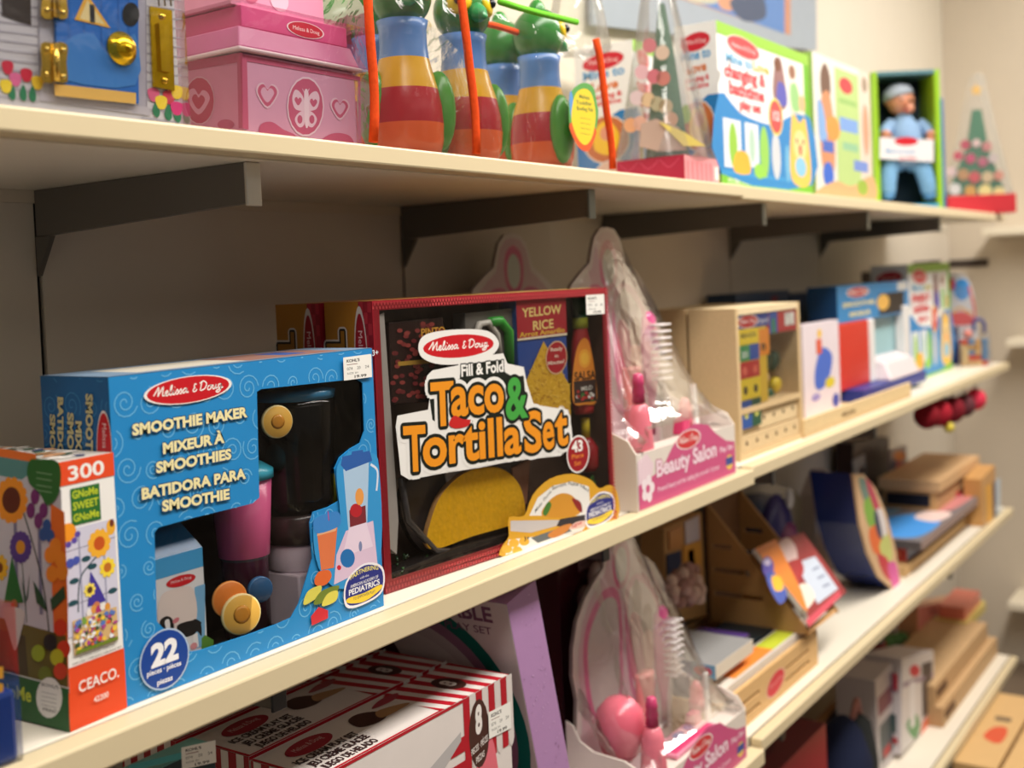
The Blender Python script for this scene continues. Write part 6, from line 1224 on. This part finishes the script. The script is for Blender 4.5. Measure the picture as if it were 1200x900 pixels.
# hanging assortment under the second shelf
m_ = MB(); rb = random.Random(21)
r = thing('hanging_card', PY(1052, 545, -.12), 'small colourful card hanging near the wall post', 'toy'); f = Fr((0, -.12, 0), (1, 0, 0), (0, 0, 1)); MB().prism(f, [f.px(*q) for q in [(1043, 528), (1062, 522), (1064, 556), (1045, 560)]], -.01, 0, (170, 160, 160)).build('card', 'card', r); a = Art(f); a.dot(1054, 534, 7, 6, (220, 140, 70)); a.dot(1053, 546, 6, 6, (170, 80, 90)); a.dot(1047, 545, 3, 7, (60, 70, 100)); a.build('print', 'print', r)
# ---- navy curved board with colourful face
yb_ = -.30; f = Fr((0, yb_, 0), (1, 0, 0), (0, 0, 1))
q = [(1000, 555), (1012, 556), (1026, 572), (1038, 600), (1049, 640), (1056, 688), (1046, 696), (1030, 676), (1017, 648), (1008, 615)]
P = [f.px(*p) for p in q]; P = [(p[0], max(p[1], zc)) for p in P]
r = thing('curved_board', f.at(P[6][0], zc), 'curved navy board with bright patchwork face and wooden rim', 'toy'); MB().prism(f, P, -.10, -.006, (24, 40, 100)).build('navy_shell', 'plastic', r); MB().prism(f, P, -.0055, 0, (216, 180, 140)).build('wooden_rim', 'wood', r)
a = Art(f)
for q, c_ in (([(1006, 562), (1014, 562), (1020, 580), (1014, 590)], (110, 140, 130)), ([(1012, 590), (1022, 582), (1028, 612), (1018, 616)], (130, 180, 70)), ([(1014, 562), (1022, 570), (1032, 600), (1024, 596)], (190, 60, 90)), ([(1026, 600), (1034, 598), (1040, 625), (1032, 628)], (226, 220, 220)), ([(1018, 622), (1030, 616), (1036, 645), (1024, 648)], (232, 110, 50)), ([(1030, 640), (1040, 626), (1046, 650), (1040, 662)], (200, 206, 120)), ([(1028, 650), (1040, 655), (1046, 680), (1036, 674)], (200, 40, 60)), ([(1040, 662), (1050, 660), (1054, 686), (1047, 690)], (216, 80, 160)), ([(1024, 602), (1028, 600), (1034, 630), (1028, 626)], (40, 56, 90))): a.blob(q, c_, 3)
a.build('patchwork_print', 'print', r)
# ---- far wooden box with navy inside, tray of parts, navy box
A = PY(1101, 640, -.20); 
x0 = PY(1100, 640, -.28).x; x1 = PY(1146, 625, -.28).x; zz1 = PY(1100, 575, -.28).z
r = thing('wooden_play_box', Vector((x0, -.28, zc + .0885)), 'large natural wood box with printed front at the far end of the third shelf', 'toy box'); f = Fr((x0, -.28, 0), (1, 0, 0), (0, 0, 1))
x1 = min(x1, 3.79); zl = zc + .0885; m_ = MB(); m_.box(x0, x1, -.28, -.13, zl, zz1, [(190, 150, 106)] * 5 + [(200, 160, 110)]); m_.build('box', 'wood', r)
MB().box(x0 - .01, x1 + .01, -.29, -.12, zz1 + .0003, zz1 + .03, (216, 176, 130)).build('lid', 'wood', r)
fl = Fr((x0 - .0005, -.13, 0), (0, -1, 0), (0, 0, 1)); MB().prism(fl, [(.01, zl + .01), (.13, zl + .01), (.13, zz1 - .01), (.01, zz1 - .01)], 0, .003, (24, 26, 40)).build('dark_panel', 'card', r)
a = Art(f)
for q, c_ in (([(1120, 580), (1132, 577), (1133, 600), (1121, 604)], (90, 110, 190)), ([(1120, 577), (1129, 574), (1130, 580), (1121, 583)], (210, 50, 60)), ([(1128, 590), (1137, 588), (1138, 600), (1128, 603)], (230, 200, 60)), ([(1140, 565), (1150, 562), (1150, 580), (1141, 584)], (232, 222, 216))): a.poly(q, c_)
a.build('front_print', 'print', r)
r, f, P = panel_thing('book_stack', 'orange and white upright packs at the very end of the third shelf', 'toy pack', -.345, [(1150, 562), (1166, 545), (1167, 620), (1152, 622)], .05, (200, 150, 90)); a = Art(f); a.poly([(1155, 570), (1162, 566), (1163, 612), (1157, 614)], (230, 170, 60)); a.poly([(1163, 566), (1166, 564), (1167, 612), (1164, 612)], (50, 40, 80)); a.poly([(1167, 562), (1172, 560), (1172, 614), (1168, 614)], (190, 206, 220)); a.build('print', 'print', r)
x0 = PY(1056, 655, -.29).x; x1 = PY(1128, 630, -.29).x
p = Vector((x0, -.30, zc)); r = thing('wooden_tray', p, 'shallow wooden tray under the flat game pack at the far end of third shelf', 'tray'); carton(r, p, p + Vector((x1 - x0, 0, 0)), .2, .025, (206, 168, 116), m='wood', name='base')
p = Vector((x0 + .05, -.29, zc + .0255)); r = thing('flat_game', p, 'flat navy, red and green game pack lying on the wooden tray', 'toy box'); k = carton(r, p, p + Vector((x1 - x0 - .06, 0, 0)), .18, .04, (40, 50, 100), left=(190, 70, 60), top=(60, 60, 70)); a = Art(k['left'], (.18, .04)); a.rect(0, 0, .35, 1, (50, 90, 60)); a.rect(.4, .3, .9, .7, (230, 140, 100)); a.build('side_print', 'print', r)
p = Vector((x0 + .02, -.335, zc + .066)); r = thing('puzzle_tray', p, 'flat open tray with bright blue pieces over the navy game pack', 'tray'); k = carton(r, p, p + Vector((min(x1 - x0 + .18, 3.70 - p.x), 0, 0)), .26, .022, (150, 126, 122), top=(120, 116, 120), left=(90, 84, 84), name='tray'); a = Art(k['top'], (k['W'], .26)); a.blob([(.05, .1), (.06, .5), (.3, .6), (.4, .3), (.3, .05)], (70, 150, 226), 4); a.blob([(.3, .1), (.34, .35), (.48, .3), (.45, .05)], (232, 206, 200), 4); a.blob([(.3, .65), (.4, .95), (.7, .9), (.6, .6)], (130, 170, 200), 4); a.blob([(.5, .1), (.55, .5), (.9, .5), (.95, .1)], (200, 130, 130), 4); a.build('pieces_print', 'print', r)
# ---- plush toys hanging under the far end of the second shelf
for i, (x, y, s_, c_, lb) in enumerate(((1086, 487, .036, (130, 28, 38), 'dark red plush ball hanging leftmost under the far end of the second shelf'), (1100, 484, .038, (160, 34, 48), 'red plush ball second from the left under the far shelf end'), (1116, 480, .038, (120, 32, 42), 'maroon plush ball in the middle of the hanging row'), (1130, 475, .034, (100, 54, 60), 'brownish plush ball second from the right of the hanging row'), (1143, 468, .034, (216, 60, 84), 'bright pink red plush ball at the right end of the hanging row'))):
    p = PY(x, y, -.335); r = thing('hanging_plush', p, lb, 'plush toy', 'plush balls hanging under the shelf'); MB().ball(p, s_, c_, 1, .9, .95).build('body', 'fabric', r); MB().tube([p + Vector((0, 0, s_ * .8)), (p.x, -.335, Z3B + .437)], .003, (190, 180, 170), 6).build('string', 'matte', r)
    if i == 1: MB().ball(p + Vector((.02, -.02, -.04)), .014, (214, 196, 80)).build('yellow_tail', 'fabric', r)

# ================================================================ bottom shelf
z4 = Z4 + .0005
r, f, P = panel_thing('craft_kit_box', 'white and red windowed craft kit box, right of the two on the bottom shelf', 'craft kit', -.27, [(1057, 772), (1094, 762), (1096, 850), (1056, 885)], .10, (214, 208, 206), (206, 198, 200), z=z4)
a = Art(f); a.poly([(1080, 778), (1092, 774), (1093, 832), (1081, 842)], (84, 74, 70)); a.poly([(1058, 800), (1094, 788), (1094, 793), (1058, 806)], (150, 130, 150)); a.dot(1072, 786, 6, 7, (200, 40, 60)); a.blob([(1062, 850), (1072, 836), (1078, 850), (1072, 866)], (90, 150, 90), 3); a.poly([(1066, 800), (1072, 798), (1072, 850), (1067, 854)], (230, 226, 226)); a.poly([(1084, 778), (1090, 776), (1091, 830), (1085, 834)], (70, 60, 60)); a.blob([(1080, 850), (1088, 838), (1094, 846), (1090, 858), (1080, 868)], (226, 120, 90), 3); a.build('front_print', 'print', r)
fl = Fr((min(p[0] for p in P) - .0005, -.17, 0), (0, -1, 0), (0, 0, 1)); a = Art(fl)
a.poly([(1030, 785), (1052, 790), (1052, 812), (1030, 806)], (130, 110, 130)); a.poly([(1047, 788), (1052, 790), (1052, 810), (1047, 808)], (190, 40, 60)); a.poly([(1032, 830), (1050, 838), (1050, 860), (1032, 852)], (60, 80, 84)); a.poly([(1036, 845), (1046, 850), (1046, 862), (1036, 858)], (150, 160, 60)); a.poly([(1034, 858), (1052, 866), (1052, 872), (1034, 866)], (180, 30, 40)); a.build('side_print', 'print', r)
x0 = P[0][0] - .16
p = Vector((x0, -.25, z4)); r = thing('craft_kit_box', p, 'white and red windowed craft kit box, left of the two on the bottom shelf', 'craft kit'); k = carton(r, p, p + Vector((.15, 0, 0)), .1, P[0][1] - z4 - .01, (190, 182, 184)); a = Art(k['front'], (k['W'], k['H'])); a.rect(.1, .6, .9, .8, (120, 60, 80)); a.rect(.15, .1, .85, .5, (70, 84, 90)); a.rect(.3, .12, .7, .22, (180, 40, 40)); a.build('front_print', 'print', r)
for i, (px0, px1, dz_, h_) in enumerate(((1098, 1128, 0, .055), (1098, 1128, .0555, .055))):
    a0 = PY(1101, 850, -.30); b0 = PY(1166, 800, -.30); p = Vector((a0.x, -.31 + .02 * i, z4 + dz_)); r = thing('wooden_case', p, 'natural wood toy case on the bottom shelf, %s of two stacked' % ('lower', 'upper')[i], 'wooden case'); carton(r, p, p + Vector((b0.x - a0.x - .04 * i, 0, 0)), .17, h_, (196, 162, 120), m='wood', name='case', left=(184, 148, 108)); MB().box(p.x + .02, p.x + .12, p.y - .003, p.y - .0002, p.z + .02, p.z + .038, (100, 74, 54)).build('finger_slot', 'matte', r)
r, f, P = panel_thing('pink_fruit_box', 'pink topped produce box at the back of the bottom shelf', 'toy box', -.125, [(1075, 712), (1128, 700), (1128, 770), (1076, 800)], .06, (206, 150, 110), z=z4); a = Art(f); a.poly([(1075, 712), (1128, 700), (1128, 722), (1076, 740)], (214, 130, 120)); a.build('pink_band', 'print', r)
r, f, P = panel_thing('wooden_crate', 'brown crate with green toys behind the craft kit boxes', 'crate', -.05, [(1020, 760), (1075, 742), (1076, 840), (1022, 860)], .03, (110, 84, 60), z=z4)
rb = random.Random(17)
for i in range(7): p = PY(1030 + i * 9, 756 - i * 2.5, -.085); MB().ball(p, .022, rb.choice([(70, 110, 60), (90, 130, 80), (150, 60, 60)])).build('green_toy', 'fabric', r)
r, f, P = panel_thing('small_block_box', 'small navy and yellow box with striped lid near the far end of the bottom shelf', 'toy box', -.22, [(1127, 738), (1148, 736), (1148, 800), (1127, 800)], .07, (36, 46, 84), (214, 190, 130), z=z4); a = Art(f); a.poly([(1130, 752), (1138, 751), (1138, 764), (1130, 766)], (214, 180, 50)); a.build('print', 'print', r)
q0, q1 = P[0][0], P[1][0]; hz_ = P[0][1]; MB().box(q0 - .01, q1 + .01, -.24, -.14, hz_ + .0003, hz_ + .03, (226, 206, 120)).build('lid', 'card', r); MB().box(q0 + .0, q1 - .02, -.23, -.15, hz_ + .031, hz_ + .07, (226, 130, 110)).build('pink_handle', 'card', r)
# leaning board, navy bag, red box
r, f, P = panel_thing('leaning_board', 'wooden edged board leaning behind the navy bag on the bottom shelf', 'board', -.12, [(935, 880), (1000, 806), (1012, 806), (1015, 900), (935, 900)], .02, (150, 108, 66), m='wood', z=z4); a = Art(f); a.poly([(940, 880), (980, 830), (985, 850), (950, 890)], (84, 74, 84)); a.build('print', 'print', r)
q = PY(985, 860, -.24); r = thing('navy_bag', Vector((q.x, -.24, z4)), 'rounded navy and black bag on the bottom shelf by the craft kits', 'bag'); MB().lathe((q.x, -.24, z4), [(.09, 0), (.12, .03), (.115, .12), (.08, .19), (.03, .225)], (34, 40, 64), 20, sy=.55).build('body', 'fabric', r); MB().lathe((q.x + .07, -.26, z4), [(.07, 0), (.075, .1), (.05, .19), (.02, .21)], (44, 46, 46), 16, sy=.5).build('side_pocket', 'fabric', r); MB().ball((q.x + .05, -.33, z4 + .04), .012, (210, 206, 200)).build('button', 'plastic', r)
MB().tube([(q.x + .05, -.25, z4 + .2), (q.x + .09, -.25, z4 + .24), (q.x + .14, -.25, z4 + .1)], .008, (200, 140, 130)).build('strap', 'fabric', r)
q = PY(920, 890, -.30); p = Vector((q.x - .12, -.31, z4)); r = thing('red_box', p, 'dark red box in the shade below the crate, on the bottom shelf', 'toy box'); k = carton(r, p, p + Vector((.32, 0, 0)), .2, PY(935, 880, -.31).z - z4, (150, 16, 40), top=(110, 16, 34)); a = Art(k['top'], (.32, .2)); a.dot(.4, .5, .25, .3, (90, 20, 34)); a.build('top_print', 'print', r)

# ---- cardboard boxes on a low plinth at the right
zp = .12
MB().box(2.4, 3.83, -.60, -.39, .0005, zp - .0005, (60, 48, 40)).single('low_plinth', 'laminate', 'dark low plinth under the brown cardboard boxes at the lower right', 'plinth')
for i, (bl, br_) in enumerate((((1130, 880), (1162, 880)), ((1160, 892), (1190, 892)), ((1190, 905), (1225, 905)))):
    p = PZ(bl[0], bl[1], zp + .16); x0 = 2.93 + i * 0.0
for i, (x, y) in enumerate(((3.02, -.47), (3.02, -.585), (3.02, -.70))):
    p = Vector((x, y, zp + .0004)); r = thing('cardboard_box', p, 'brown cardboard box with red print at the lower right, %s of three' % ('nearest the shelf', 'middle', 'outermost')[i], 'cardboard box')
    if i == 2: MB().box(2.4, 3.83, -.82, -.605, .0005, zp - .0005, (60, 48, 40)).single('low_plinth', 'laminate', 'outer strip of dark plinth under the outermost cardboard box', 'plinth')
    k = carton(r, p, p + Vector((.55, 0, 0)), .105, .14, (206, 166, 112), top=(214, 176, 122)); a = Art(k['top'], (.55, .105)); a.blob([(.3, .3), (.36, .7), (.5, .6), (.52, .3), (.4, .2)], (214, 90, 60), 4); a.rect(.6, .3, .66, .7, (120, 100, 80)); a.build('top_print', 'print', r)
